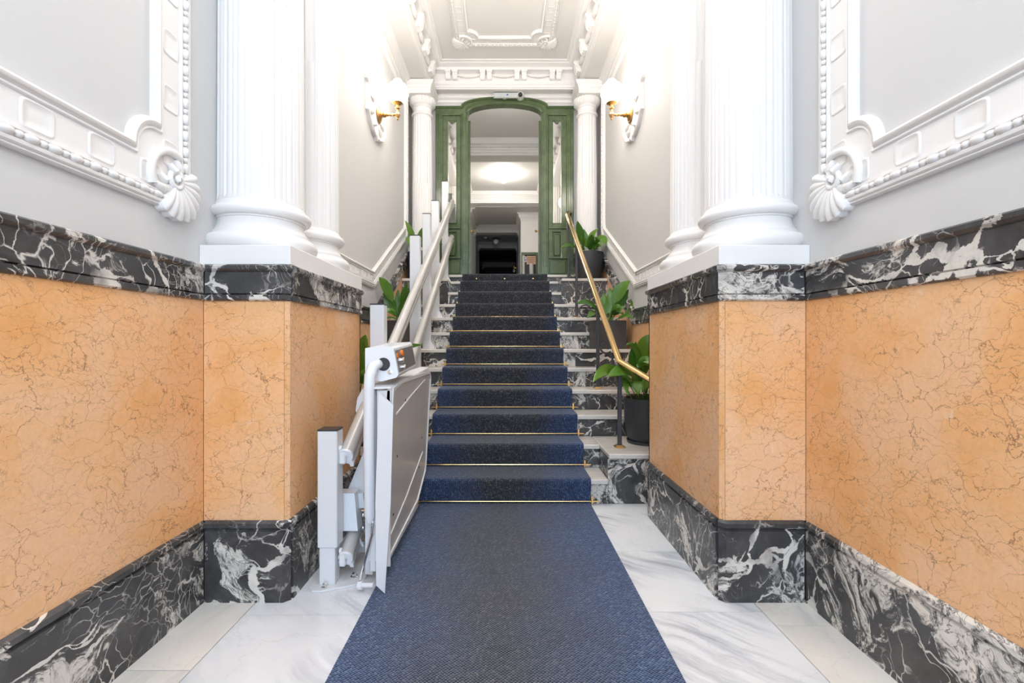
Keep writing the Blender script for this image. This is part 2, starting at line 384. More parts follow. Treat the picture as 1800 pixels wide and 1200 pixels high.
# ------------------------------------------------------------------ column piers
def pier(s):
    t = thing('marble_pier', ('orange and black marble pier behind the stairlift foot post' if s < 0 else 'orange and black marble pier where the brass handrail ends'), 'pier', (s*1.09, 2.45, 0), 'marble piers carrying the columns')
    c = .018; x0 = s*PX
    MB().box(s*(PX+.024), s*(W-.001), PY0+.024, PY1-.014, 0.0, 1.40).build('core', M['grout'], t)
    MB().box(s*(PX+c+.012), s*(W-.0135), PY0+.012, PY0+.024, .34, 1.268).build('orange_marble_panel', M['orange'], t)
    MB().box(x0+s*.012, x0+s*.024, PY0+c+.012, PY1-.002, .34, 1.268).build('orange_marble_panel', M['orange'], t)
    # chamfered corner strip
    MB().prism([(x0+s*(c+.0105), PY0+.012), (x0+s*.012, PY0+c+.0105), (x0+s*.024, PY0+c+.0105), (x0+s*(c+.0105), PY0+.024)], XY, .34, 1.268).build('corner_strip', M['orange'], t)
    MB().box(x0+s*.012, s*(W-.0135), PY1-.014, PY1-.002, .34, 1.268).build('orange_marble_panel', M['orange'], t)
    e = .020
    pts = [(s*(W-.026), PY0+e), (x0+s*(e+c), PY0+e), (x0+s*e, PY0+e+c), (x0+s*e, PY1-.012)]
    for pr, n2 in ((base_prof, 'marble_skirting'), (band_prof, 'marble_dado_band')):
        for sg in (pts[:3], pts[2:]):
            MB().sweep(sg if s > 0 else sg[::-1], pr, XY).build(n2, M['dark'], t)
    # slab behind the skirting and band
    MB().box(x0+s*e, s*(W-.026), PY0+e, PY1-.012, 1.30, 1.4165).build('cap_slab', M['dark'], t)
    MB().box(s*(PX+.0), s*(W), PY0+.002, PY1-.01, 1.4172, 1.50, .003).build('plinth', M['plaster'], t)
    return t


piers = {s: pier(s) for s in (-1, 1)}

# ------------------------------------------------------------------ fluted columns
def fluted(mb, cx, cy, r0, r1, z0, z1, cable, nfl=22, sub=8):
    """shaft: cabled flutes below `cable`, hollow flutes above"""
    n = nfl*sub; zs = [z0, z0+.015, z0+.03] + [cable-.02, cable, cable+.004, cable+.03] + [z1-.03, z1-.015, z1]
    def rr(i, z):
        R = r0+(r1-r0)*max(0, (z-z0)/(z1-z0))**1.5
        q = (i % sub)/sub; inside = q > .2
        if not inside or z < z0+.02 or z > z1-.02: return R
        tt = (q-.2)/.8; hollow = math.sin(PI*tt)
        if z < cable+.002: return R-.009+.009*hollow if .05 < tt < .95 else R-.013   # cabling fills the flute
        return R-.085*R*hollow
    vs = [(cx+rr(i, z)*math.cos(2*PI*i/n), cy+rr(i, z)*math.sin(2*PI*i/n), z) for z in zs for i in range(n)]
    fs = [(j*n+i, j*n+(i+1) % n, (j+1)*n+(i+1) % n, (j+1)*n+i) for j in range(len(zs)-1) for i in range(n)]
    mb.add(vs, fs+[tuple(range(n))[::-1], tuple(range((len(zs)-1)*n, len(zs)*n))])
def arc(cr, cz, r, a0, a1, n=8, rz=None):
    rz = rz or r
    return [(cr+r*math.cos(a0+(a1-a0)*i/n), cz+rz*math.sin(a0+(a1-a0)*i/n)) for i in range(n+1)]
def column(name, label, cx, cy, r, zp, h, ztop, cable, capital=True, group=None):
    t = thing(name, label, 'column', (cx, cy, zp), group)
    k = r/.19
    # attic base: torus, fillet, scotia, fillet, torus, fillet
    pr = [(r*.5, zp)] + [(.212*k+q*0, zp) for q in (0,)] + arc(.212*k, zp+.17*h, .17*h, -PI/2, PI/2, 10) + [(.215*k, zp+.34*h), (.215*k, zp+.40*h)]
    pr += [(.212*k-.022*k*math.sin(PI*.5*i/6)-.004*k, zp+.40*h+.27*h*i/6) for i in range(7)] + [(.194*k, zp+.68*h), (.194*k, zp+.72*h)]
    pr += arc(.198*k, zp+.82*h, .105*h, -PI/2, PI/2, 8) + [(.198*k, zp+.93*h), (.194*k, zp+h), (r*.97, zp+h+.012), (r*.9, zp+h+.02)]
    MB().lathe(pr, (cx, cy, 0), 48).build('base', M['plaster'], t)
    zt = ztop-.30*k if capital else ztop
    sh = MB(); fluted(sh, cx, cy, r, r*.9, zp+h, zt, cable, 22 if r > .15 else 20); sh.build('shaft', M['plaster'], t, ang=28)
    if capital:
        q = r*.9
        ring = [(q, zt-.01)] + arc(q+.005, zt+.012, .018, -PI/2, PI/2, 6) + [(q, zt+.03), (q, zt+.10), (q+.008, zt+.105), (q+.012, zt+.115), (q+.006, zt+.122)]
        MB().lathe(ring, (cx, cy, 0), 40).build('necking', M['plaster'], t)
        ech = MB(); n = 26*6; zs = [(q+.004, .12), (q+.030, .135), (q+.052, .165), (q+.058, .195), (q+.05, .225), (q+.03, ztop-zt)]
        vs = [(cx+(R*(1-(.05 if i % 6 == 0 and 0 < j < 5 else 0)))*math.cos(2*PI*i/n), cy+(R*(1-(.05 if i % 6 == 0 and 0 < j < 5 else 0)))*math.sin(2*PI*i/n), zt+z) for j, (R, z) in enumerate(zs) for i in range(n)]
        ech.add(vs, [(j*n+i, j*n+(i+1) % n, (j+1)*n+(i+1) % n, (j+1)*n+i) for j in range(5) for i in range(n)]+[tuple(range(5*n, 6*n))])
        ech.build('echinus', M['plaster'], t, ang=50)
    return t
for s, sd in ((-1, 'left'), (1, 'right')):
    column('fluted_column', 'stout white fluted column nearest the camera on the %s marble pier' % sd, s*1.155, 2.215, .19, 1.50, .215, 4.49, 2.62, False, 'columns on the piers')
    column('fluted_column', 'stout white fluted column behind the nearer one on the %s marble pier' % sd, s*1.155, 2.69, .19, 1.50, .215, 4.49, 2.62, False, 'columns on the piers')

# ------------------------------------------------------------------ stairs
R_ = .171; T_ = .29; Y = lambda k: 3.159+T_*(k-1); ZL = 2.01; BX = .70
zt = lambda k: k*R_ if k < 12 else ZL
st = thing('staircase', 'straight flight of black veined marble risers and cream marble treads under the carpet', 'staircase', (0, 3.16, 0))
TH = .034; WS = W-.0125
def tread(x0, x1, y0, y1, z):
    x0 = max(x0, -WS); x1 = min(x1, WS); MB().box(x0+.0012, x1-.0012, y0, y1-.001, z-TH, z, .006).build('tread', M['tread'], st)
def riser(x0, x1, y, z0, z1):
    x0 = max(x0, -WS); x1 = min(x1, WS); MB().box(x0+.001, x1-.001, y, y+.02, z0+.0005, z1-TH-.0005).build('riser', M['dark'], st)
for k in range(1, 13):
    y0 = Y(k); y1 = Y(k+1) if k < 12 else 6.449; z0 = zt(k-1) if k > 1 else 0; z1 = zt(k)
    if k in (1, 10): tread(-BX, BX, y0-.03, y1+.0, z1); riser(-BX, BX, y0, z0, z1)
    elif k in (2, 11):
        tread(-BX, BX, y0-.03, y1, z1); riser(-BX, BX, y0, z0, z1)
        for s in (-1, 1):
            a, b = sorted((s*BX, s*W)); tread(a, b, Y(k-1)-.03, y1, z1)
            riser(a, b, Y(k-1), zt(k-2), z1)
            MB().box(s*BX, s*(BX+.02), Y(k-1)+.021, y0, zt(k-2)+.001, z1-TH-.001).build('side_riser', M['dark'], st)
    else:
        cut = {3: (-.62, .9), 5: (-.3, .75), 7: (-.5, .8), 9: (-.7, .66)}.get(k, (-.8, .7))
        tread(-W, W, y0-.03, y1, z1)
        for a, b in ((-W, cut[0]), (cut[0], cut[1]), (cut[1], W)): riser(a, b, y0, z0, z1)

core = MB(); cpts = [(Y(1)+.021, .0)]
for k in range(1, 13): cpts += [(Y(k)+.021, zt(k)-TH-.001), ((Y(k+1)+.021) if k < 12 else 6.44, zt(k)-TH-.001)]
cpts += [(6.44, 0)]
core.prism(cpts, lambda u, v, h: (h, u, v), -BX+.001, BX-.001)
for s in (-1, 1):
    for a, b in ((1, 2), (10, 11)): pass
    q = [(Y(1)+.021, 0), (Y(1)+.021, zt(2)-TH-.001), (Y(3)+.021, zt(2)-TH-.001)]
    for k in range(3, 10): q += [(Y(k)+.021, zt(k)-TH-.001), (Y(k+1)+.021, zt(k)-TH-.001)]
    q += [(Y(10)+.021, zt(11)-TH-.001), (6.36, zt(11)-TH-.001), (6.44, zt(11)-TH-.001), (6.44, 0)]
    core.prism(q, lambda u, v, h: (h, u, v), s*(BX+.021), s*(WS-.001))
core.build('stair_core', M['grout'], st, smooth=False)
# ------------------------------------------------------------------ carpet runner and brass stair rods
HW = .574; cx = .003
path = [(-1.66, .0), (Y(1)-.014, .0)]
for k in range(1, 13):
    yk, z0, z1 = Y(k), (zt(k-1) if k > 1 else 0), zt(k)
    path += [(yk-.008, z0+.03), (yk-.038, z1-.030), (yk-.038, z1-.010), (yk-.032, z1), (yk-.018, z1+.0015)]
    path.append(((Y(k+1)-.014, z1+.0015) if k < 12 else (6.385, z1+.0015)))
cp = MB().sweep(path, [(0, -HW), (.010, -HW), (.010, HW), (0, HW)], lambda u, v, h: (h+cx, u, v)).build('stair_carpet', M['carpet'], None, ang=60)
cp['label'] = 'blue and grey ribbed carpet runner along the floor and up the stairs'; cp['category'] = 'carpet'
for x in (-.38, .0, .385):
    b = MB().lathe([(.013, 0), (.013, .003), (.008, .007), (.003, .008)], (x, 6.31-.018, 1.95), 14, (0, -1, 0)).build('carpet_stud', M['brass'], cp)
order = ['lowest, at the floor', 'second up', 'third up', 'fourth up', 'fifth up', 'sixth up', 'seventh up', 'eighth up', 'ninth up', 'tenth up', 'eleventh up', 'topmost']
for k in range(1, 13):
    z = (zt(k-1) if k > 1 else 0)+.024; y = Y(k)-.026
    t = thing('stair_rod', 'thin brass stair rod holding the carpet, %s of the twelve' % order[k-1], 'stair rod', (0, y, z), 'brass stair rods')
    MB().tube([(cx-HW-.055, y, z), (cx+HW+.055, y, z)], .0055, 8).build('rod', M['brass'], t)
    for s in (-1, 1):
        x = cx+s*(HW+.012)
        MB().box(x-.008, x+.008, y+.004, y+.024, z-.02, z+.032, .002).box(x-.008, x+.008, y-.008, y+.008, z-.008, z+.008, .002).build('bracket', M['brass'], t)

# ------------------------------------------------------------------ plaster wall frames
def offset_path(path, w):
    n = len(path); P_ = [Vector(p) for p in path]; out = []
    for i in range(n):
        d1 = (P_[i]-P_[i-1]).normalized(); d2 = (P_[(i+1) % n]-P_[i]).normalized()
        n1 = Vector((-d1.y, d1.x)); n2 = Vector((-d2.y, d2.x)); m = n1+n2; m = m/m.dot(n1); out.append(P_[i]+m*w)
    return out
def notch(path, r, which):
    n = len(path); out = []
    for i in range(n):
        c = path[i]
        if i not in which: out.append(c); continue
        d1 = (c-path[i-1]).normalized(); d2 = (path[(i+1) % n]-c).normalized()
        out += [c+r*(-d1*math.cos(a)+d2*math.sin(a)) for a in [PI/2*j/10 for j in range(11)]]
    return out
def beads(mb, a, b, mapf, r, pitch, h):
    d = (b-a); L = d.length; d = d/L; n = max(1, int(L/pitch)); nn = Vector((-d.y, d.x))
    for i in range(n):
        c = a+d*(i+.5)*L/n; lng = (i % 2 == 0)
        hl = (pitch*.62 if lng else pitch*.30) ; rr = r if lng else r*.8
        # oblong bead: 8-sided rings along d
        vs = []; fs = []; K = 8; rings = [(-1, .35), (-.7, .85), (0, 1), (.7, .85), (1, .35)]
        for (q, sc) in rings:
            for j in range(K):
                al = 2*PI*j/K; p = c+d*q*hl+nn*(rr*sc*math.cos(al)); vs.append(mapf(p.x, p.y, h+rr*sc*math.sin(al)))
        for q in range(4):
            for j in range(K): fs.append((q*K+j, q*K+(j+1) % K, (q+1)*K+(j+1) % K, (q+1)*K+j))
        fs += [tuple(range(K))[::-1], tuple(range(4*K, 5*K))]
        mb.add(vs, fs)
def cartouche(c, d, L, H, mapf, parent):
    nn = Vector((-d.y, d.x)); pts = []
    for a in range(20):
        al = 2*PI*a/20; q = .32
        x = math.copysign(abs(math.cos(al))**q, math.cos(al)); y = math.copysign(abs(math.sin(al))**q, math.sin(al))
        pts.append(c+d*x*L/2+nn*y*H/2)
    vs = []; 
    for sc, h in ((1.0, .0115), (.96, .0150), (.88, .0165), (.80, .0135), (.3, .0155)):
        vs += [mapf((c+(p-c)*sc).x, (c+(p-c)*sc).y, h) for p in pts]
    fs = [(r*20+i, r*20+(i+1) % 20, (r+1)*20+(i+1) % 20, (r+1)*20+i) for r in range(4) for i in range(20)]
    fs += [tuple(range(20))[::-1], tuple(range(80, 100))]
    MB().add(vs, fs).build('cartouche', M['plaster'], parent, ang=60)
def shell(c, ang, r, mapf, parent):
    """scallop shell fanning out from its hinge in direction ang, with a volute and curled leaves at the hinge"""
    m = MB(); NT_, NR = 54, 7; span = 2.7; vs = []
    hx = c+Vector((math.cos(ang+PI), math.sin(ang+PI)))*r*.45
    for i in range(NT_+1):
        a = ang-span/2+span*i/NT_; rib = abs(math.sin((i/NT_)*PI*9))
        for j in range(NR+1):
            q = j/NR; rad = r*1.35*q*(.93+.07*rib)*(1-.18*abs((i/NT_)-.5)*2)
            h = .012+.035*math.sin(PI*min(1, q*.62+.2))*(1 if q < .99 else .75)+.010*rib*q
            p = hx+Vector((math.cos(a), math.sin(a)))*rad; vs.append(mapf(p.x, p.y, h))
    nb = len(vs)
    for i in range(NT_+1):
        for j in range(NR+1):
            a = ang-span/2+span*i/NT_; rib = abs(math.sin((i/NT_)*PI*9)); rad = r*1.35*(j/NR)*(.93+.07*rib)*(1-.18*abs((i/NT_)-.5)*2)
            p = hx+Vector((math.cos(a), math.sin(a)))*rad; vs.append(mapf(p.x, p.y, 0))
    f = []; idx = lambda i, j, t=0: t*nb+i*(NR+1)+j
    for i in range(NT_):
        for j in range(NR):
            f += [(idx(i, j), idx(i+1, j), idx(i+1, j+1), idx(i, j+1)), (idx(i, j, 1), idx(i, j+1, 1), idx(i+1, j+1, 1), idx(i+1, j, 1))]
        f.append((idx(i, NR), idx(i+1, NR), idx(i+1, NR, 1), idx(i, NR, 1)))
    for j in range(NR):
        f += [(idx(0, j), idx(0, j+1), idx(0, j+1, 1), idx(0, j, 1)), (idx(NT_, j), idx(NT_, j, 1), idx(NT_, j+1, 1), idx(NT_, j+1))]
    sh = m.add(vs, f).build('scallop_shell', M['plaster'], parent, ang=40)
    # rolled arc on the frame side of the shell
    ar = MB(); pts = []
    for i in range(15):
        a = ang+PI-1.15+2.3*i/14; p = hx+Vector((math.cos(a), math.sin(a)))*r*.92; pts.append(mapf(p.x, p.y, .020))
    ar.tube(pts, r*.13, 8, up=Vector(mapf(0, 0, 1))-Vector(mapf(0, 0, 0)))
    ar.build('rolled_arc', M['plaster'], parent, ang=60)
    # volute and curled leaves
    v = MB(); sp = []
    for i in range(26):
        a = ang+PI+.3*i; rad = r*.30*(1-i/30); p = hx+Vector((math.cos(a), math.sin(a)))*rad; sp.append(mapf(p.x, p.y, .035+.0006*i))
    v.tube(sp, r*.085, 7, up=Vector(mapf(0, 0, 1))-Vector(mapf(0, 0, 0)))
    for da, rr2, ln in ((-1.75, 1.0, .5), (-1.45, .62, .5), (1.5, .62, .5), (1.8, .95, .5), (-2.2, .6, .4), (2.2, .6, .4)):
        a = ang+da; p = hx+Vector((math.cos(a), math.sin(a)))*r*rr2*.62; q = mapf(p.x, p.y, .022)
        a2 = a+.9*(1 if da > 0 else -1); dd = Vector((math.cos(a2), math.sin(a2)))*r*ln*.55
        pth = [mapf((p-dd).x, (p-dd).y, .012), q, mapf((p+dd).x, (p+dd).y, .016)]
        v.tube(pth, r*.17, 8, up=Vector(mapf(0, 0, 1))-Vector(mapf(0, 0, 0)), scales=[.35, 1, .5])
    v.build('curled_leaves', M['plaster'], parent, ang=60)
def frame(t, path, w, mapf, arcr=0, notches=(), shells=(), cart=.21, bead_r=.0125, pitch=.032, vis=None, cL=.098, cH=.082):
    """moulded plaster frame; path = outer outline, counter-clockwise in (u,v)"""
    path = [Vector(p) for p in path]; inner = offset_path(path, w)
    MB().sweep(path, [(.008, -.004), (.008, .012), (w, .012), (w, -.004)], mapf, True).build('flat_band', M['plaster'], t)
    ni = notch(inner, arcr, notches) if arcr else inner
    if arcr:
        f = MB()
        for i in notches:
            c = inner[i]; d1 = (c-inner[i-1]).normalized(); d2 = (inner[(i+1) % len(inner)]-c).normalized()
            pts = [tuple(c-d1*0+Vector((0, 0)))]+[tuple(c+arcr*(-d1*math.cos(a)+d2*math.sin(a))) for a in [PI/2*j/10 for j in range(11)]]
            f.prism(pts, mapf, -.004, .0118)
        f.build('corner_field', M['plaster'], t)
    ip = [(-.034, 0), (-.034, .014), (-.030, .020), (-.022, .016), (-.016, .026), (-.006, .030), (.002, .024), (.004, .012), (.010, .010), (.010, -.002), (-.03, -.002)]
    MB().sweep(ni, ip, mapf, True).build('inner_moulding', M['plaster'], t, ang=50)
    op = [(-.008, -.002), (-.008, .014), (-.003, .020), (.004, .014), (.008, .024), (.016, .026), (.022, .018), (.040, .016), (.044, .022), (.050, .022), (.054, .010), (.054, -.002)]
    MB().sweep(path, op, mapf, True).build('outer_moulding', M['plaster'], t, ang=50)
    bp = offset_path(path, .031); bm_ = MB()
    for i in range(len(bp)):
        if vis and i not in vis: continue
        beads(bm_, bp[i], bp[(i+1) % len(bp)], mapf, bead_r, pitch, .022)
    bm_.build('bead_moulding', M['plaster'], t, ang=60)
    mid = offset_path(path, .054+(w-.054-.034)/2)
    for i in range(len(mid)):
        if vis and i not in vis: continue
        a, b = mid[i], mid[(i+1) % len(mid)]; L = (b-a).length; d = (b-a)/L; n = max(1, int(round(L/cart))-0)
        for j in range(n):
            u = (j+.5)*L/n
            cartouche(a+d*u, d, cL, cH*(w/.175), mapf, t)
    for (i, r) in shells:
        c = inner[i]*.36+path[i]*.64; dv = path[i]-inner[i]; shell(c, math.atan2(dv.y, dv.x), r, mapf, t)

for s in (-1, 1):
    nm = 'left' if s < 0 else 'right'
    # big panel of the vestibule wall
    t = thing('plaster_wall_frame', 'large white plaster frame with a scallop shell corner on the %s wall nearest the camera' % nm, 'wall frame', (s*W, 1.2, 1.6), 'plaster frames on the side walls')
    rect = [(-.75, 1.60), (1.872, 1.60), (1.872, 4.30), (-.75, 4.30)]
    frame(t, rect, .178, SIDE(s), .115, (0, 1, 2, 3), ((1, .118),), vis=(0, 1))
    # frame of the stair bay, stepping up with the stairs
    t = thing('plaster_wall_frame', 'white plaster frame following the stairs, round the globe lamp on the %s wall' % nm, 'wall frame', (s*W, 4.5, 1.63), 'plaster frames on the side walls')
    path = [(3.02, 1.625), (4.53, 1.625), (6.03, 2.43), (6.10, 2.58), (6.10, 4.33), (3.02, 4.33)]
    frame(t, path, .150, SIDE(s), 0, (), (), cart=.19, vis=(0, 1, 3), cL=.085, cH=.075, bead_r=.009, pitch=.026)

# ------------------------------------------------------------------ ceiling, soffits, coffer
ZC, ZS = 4.77, 4.47
cl = struct('ceiling', MB().box(-1.55, 1.55, -1.95, 6.60, ZC, ZC+.2), M['ceil'])
CX = 1.03
for s in (-1, 1):
    MB().box(s*CX, s*(W+.02), 1.95, 6.27, ZS, ZC-.001).build('soffit', M['ceil'], cl)
    MB().sweep([(s*W, PY1 if False else 2.0), (s*W, 6.10)][::(1 if s > 0 else -1)], [(0, 4.37), (.010, 4.372), (.014, 4.39), (.030, 4.40), (.038, 4.43), (.070, 4.445), (.075, ZS-.001), (0, ZS-.001)], XY).build('wall_cornice', M['plaster'], cl)
coffer = [(-CX, 2.0), (CX, 2.0), (CX, 6.27), (-CX, 6.27)]
cprof = [(-.03, 4.478), (.028, 4.478), (.028, 4.492), (.038, 4.497), (.038, 4.525), (.050, 4.535), (.056, 4.55), (.056, 4.665), (.070, 4.675), (.130, 4.682), (.132, 4.715), (.15, 4.722), (.18, 4.735), (.19, 4.752), (.215, 4.756), (.225, 4.769), (-.03, 4.769)]
MB().sweep(coffer, cprof, XY, True).build('coffer_cornice', M['plaster'], cl, ang=40)
def modillion(mapf):
    """bracket: mapf(u along, out, z)"""
    m = MB(); pr = [(.050, 4.575), (.085, 4.578), (.098, 4.59), (.104, 4.62), (.122, 4.655), (.126, 4.6805), (.050, 4.6805)]
    m.add([mapf(u, o, z) for u in (-.032, .032) for o, z in pr], [tuple(range(7))[::-1], tuple(range(7, 14))]+[(i, (i+1) % 7, 7+(i+1) % 7, 7+i) for i in range(7)])
    q = [(.050, 4.655), (.132, 4.655), (.138, 4.668), (.138, 4.6815), (.050, 4.6815)]
    m.add([mapf(u, o, z) for u in (-.038, .038) for o, z in q], [tuple(range(5))[::-1], tuple(range(5, 10))]+[(i, (i+1) % 5, 5+(i+1) % 5, 5+i) for i in range(5)])
    return m
for px in (786.5, 798.8, 848, 860, 909, 921.5, 971.5, 983):
    x = (px-887)*6.12/F
    modillion(lambda u, o, z, x=x: (x+u, 6.27-o, z)).build('modillion', M['plaster'], cl)
for px in (823, 885, 947):      # swags between the brackets
    x = (px-887)*6.15/F; m = MB()
    m.tube([(x-.17, 6.20, 4.65), (x-.10, 6.19, 4.63), (x, 6.185, 4.62), (x+.10, 6.19, 4.63), (x+.17, 6.20, 4.65)], .022, 8, scales=[.3, .8, 1.1, .8, .3])
    m.build('swag', M['plaster'], cl)
for s in (-1, 1):
    for y in [6.0-.43*i for i in range(9)]:
        m = MB()
        # carved console: scroll head with a hanging leaf
        f = lambda u, o, z: (s*(CX-o), y+u, z)
        pr = [(.05, 4.545), (.075, 4.54), (.10, 4.555), (.095, 4.585), (.115, 4.62), (.150, 4.65), (.150, 4.681), (.05, 4.681)]
        m.add([f(u, o, z) for u in (-.055, .055) for o, z in pr], [tuple(range(8))[::-1], tuple(range(8, 16))]+[(i, (i+1) % 8, 8+(i+1) % 8, 8+i) for i in range(8)])
        for du in (-.04, 0, .04):
            m.tube([f(du*.6, .135, 4.665), f(du, .118, 4.625), f(du*1.3, .108, 4.585), f(du*1.1, .098, 4.55)], .017, 7, up=(0, 1, 0), scales=[.6, 1, 1.1, .5])
        m.tube([f(-.06, .125, 4.66), f(.06, .125, 4.66)], .022, 10)
        m.tube([f(.06, .07, 4.60), f(.12, .075, 4.58), f(.20, .075, 4.575), f(.29, .075, 4.59), f(.36, .07, 4.62)], .026, 8, scales=[.5, .9, 1.1, .8, .3])
        m.build('carved_console', M['plaster'], cl, ang=50)
# plaster frame on the coffer field
def CEILF(u, v, h): return (u, v, ZC-h)
t = thing('plaster_ceiling_frame', 'white plaster frame with scallop shell corners in the middle of the ceiling', 'ceiling frame', (0, 4, ZC))
frame(t, [(-.60, 2.6), (.60, 2.6), (.60, 5.77), (-.60, 5.77)], .165, CEILF, .12, (0, 1, 2, 3), ((2, .11), (3, .11)), cart=.22, vis=(1, 2, 3), pitch=.028)

# ------------------------------------------------------------------ back wall with the end columns
YD = 6.45
def WB(u, v, h): return (u, YD+h, v)
arch = [(.60*math.cos(a)/math.cos(.0), 4.34+.132*math.sin(a)) for a in [PI*i/16 for i in range(17)]]
out = [(-W, 1.85), (-.955, 1.85), (-.955, 4.345), (-.60, 4.345)]+[(x, z+.004) for x, z in arch[::-1]][1:-1]+[(.60, 4.345), (.955, 4.345), (.955, 1.85), (W, 1.85), (W, 5.2), (-W, 5.2)]
wk = struct('wall_back', MB().prism(out, WB, 0, .14), M['wall'])
MB().box(-CX-.1, CX+.1, 6.275, YD-.001, 4.505, ZC-.002).build('architrave', M['plaster'], wk)
MB().sweep([(-W, YD), (W, YD)][::-1], [(0, 4.40), (.012, 4.402), (.02, 4.43), (.05, 4.45), (.055, 4.504), (0, 4.504)], XY).build('wall_moulding', M['plaster'], wk)
for s in (-1, 1):
    nm = 'left' if s < 0 else 'right'
    t = thing('corner_pedestal', 'low marble pedestal under the slim fluted column on the %s of the green door' % nm, 'pedestal', (s*1.12, 6.25, ZL), 'pedestals at the stair head')
    MB().box(s*.965, s*(W-.028), 6.055, 6.448, ZL+.001, 2.13).build('orange_marble_panel', M['orange'], t)
    MB().box(s*.950, s*(W-.028), 6.040, 6.449, 2.131, 2.256, .01).build('marble_cap', M['dark'], t)
    MB().box(s*.955, s*(W-.028), 6.045, 6.449, 2.2565, 2.33, .003).build('plinth', M['plaster'], t)
    column('slim_fluted_column', 'slim white fluted column with a capital just %s of the green door' % nm, s*1.095, 6.215, .135, 2.33, .13, 4.30, 3.17, True, 'columns beside the door')
    # entablature block over the column
    ab = [(-.01, 4.36), (.004, 4.362), (.004, 4.37), (.010, 4.375), (.014, 4.40), (.035, 4.42), (.042, 4.445), (.042, 4.457), (-.01, 4.457)]
    path = [(s*W, 6.0), (s*.955, 6.0), (s*.955, 6.44)]
    MB().box(s*.955, s*(W-.001), 6.0, 6.449, 4.30, 4.469).sweep(path if s > 0 else path[::-1], ab, XY).build('entablature_block', M['plaster'], wk)

# ------------------------------------------------------------------ green door
dr = struct('door_1', None, loc=(0, YD, ZL))
def GD(u, v, h): return (u, YD-.03+h, v)
in_arch = [(.505*math.cos(a), 4.245+.128*math.sin(a)) for a in [PI*i/16 for i in range(17)]]
head = [(-.95, 4.235), (-.95, 4.338), (-.60, 4.338)]+arch[::-1][1:-1]+[(.60, 4.338), (.95, 4.338), (.95, 4.235), (.505, 4.235)]+in_arch+[(-.505, 4.235)]
MB().prism(head[:], GD, 0, .12).build('arched_head', M['green'], dr)
mo = MB()
mo.sweep([Vector(p) for p in in_arch], [(0, -.012), (.0, 0), (-.05, 0), (-.05, -.008), (-.03, -.018), (-.012, -.02)], GD)
mo.sweep([Vector(p) for p in [(.95, 4.338), (.60, 4.338)]+arch[1:-1]+[(-.60, 4.338), (-.95, 4.338)]], [(0, 0), (0, -.02), (.02, -.024), (.028, -.01), (.035, 0)], GD)
mo.build('arch_moulding', M['green'], dr)
for s in (-1, 1):
    def b(x0, x1, z0, z1, h0, h1, nm, mat='green', bev=.003):
        return MB().box(s*x0, s*x1, YD-.03+h0, YD-.03+h1, z0, z1, bev).build(nm, M[mat], dr)
    b(.862, .95, ZL+.001, 4.235, 0, .12, 'door_post'); b(.877, .905, ZL+.12, 4.30, -.014, 0, 'post_bead')
    b(.506, .598, ZL+.001, 4.235, 0, .12, 'door_post'); b(.53, .575, ZL+.12, 4.26, -.016, 0, 'post_bead')
    b(.506, .60, ZL+.001, ZL+.12, -.02, 0, 'plinth_block')
    # glazed board
    b(.598, .660, 2.25, 4.235, .03, .07, 'stile'); b(.790, .862, 2.25, 4.235, .03, .07, 'stile')
    sc = [(.660, 4.235), (.660, 4.165), (.675, 4.165), (.690, 4.145), (.71, 4.125), (.725, 4.12), (.74, 4.125), (.76, 4.145), (.775, 4.165), (.790, 4.165), (.790, 4.235)]
    MB().prism([(s*u, v) for u, v in sc], GD, .03, .07).build('scalloped_rail', M['green'], dr)
    b(.660, .790, 2.63, 2.735, .03, .07, 'lock_rail'); b(.60, .860, 2.66, 2.69, .01, .03, 'rail_bead')
    b(.598, .862, ZL+.001, 2.25, .03, .07, 'bottom_rail'); b(.62, .84, ZL+.03, 2.22, .018, .03, 'bottom_panel', bev=.01)
    b(.660, .790, 2.25, 2.63, .045, .065, 'panel'); b(.680, .770, 2.29, 2.59, .022, .045, 'raised_panel', bev=.012)
    MB().sweep([(.66*s, 2.25), (.79*s, 2.25), (.79*s, 2.63), (.66*s, 2.63)][::s], [(0, .03), (0, .015), (.012, .02), (.015, .045), (0, .045)], GD, True).build('panel_bead', M['green'], dr)
    MB().sweep([(.66*s, 2.735), (.79*s, 2.735), (.79*s, 4.165), (.66*s, 4.165)][::s], [(0, .03), (0, .018), (.008, .02), (.008, .05), (0, .05)], GD, True).build('glass_bead', M['green'], dr)
    MB().box(s*.66, s*.79, YD+.015, YD+.021, 2.735, 4.20).build('glass_pane', M['glass'], dr)
    MB().sweep([(.60*s, 2.25), (.862*s, 2.25), (.862*s, 4.235), (.60*s, 4.235)][::s], [(0, .03), (0, .002), (.008, .006), (.012, .03)], GD, True).build('frame_bead', M['green'], dr)
    # leaf, swung open into the hall beyond
    lf = MB().prism([(s*.478, YD+.095), (s*.504, YD+.095), (s*.70, YD+.58), (s*.67, YD+.59)], XY, ZL+.01, 4.20).build('open_leaf', M['green'], dr)
    kb = MB().lathe([(.014, 0), (.014, .006), (.008, .01), (.008, .03), (.018, .038), (.021, .05), (.014, .06), (.004, .063)], (s*.486, YD+.12, 2.66), 14, (-s, 0, 0)).build('door_knob', M['brass'], dr)

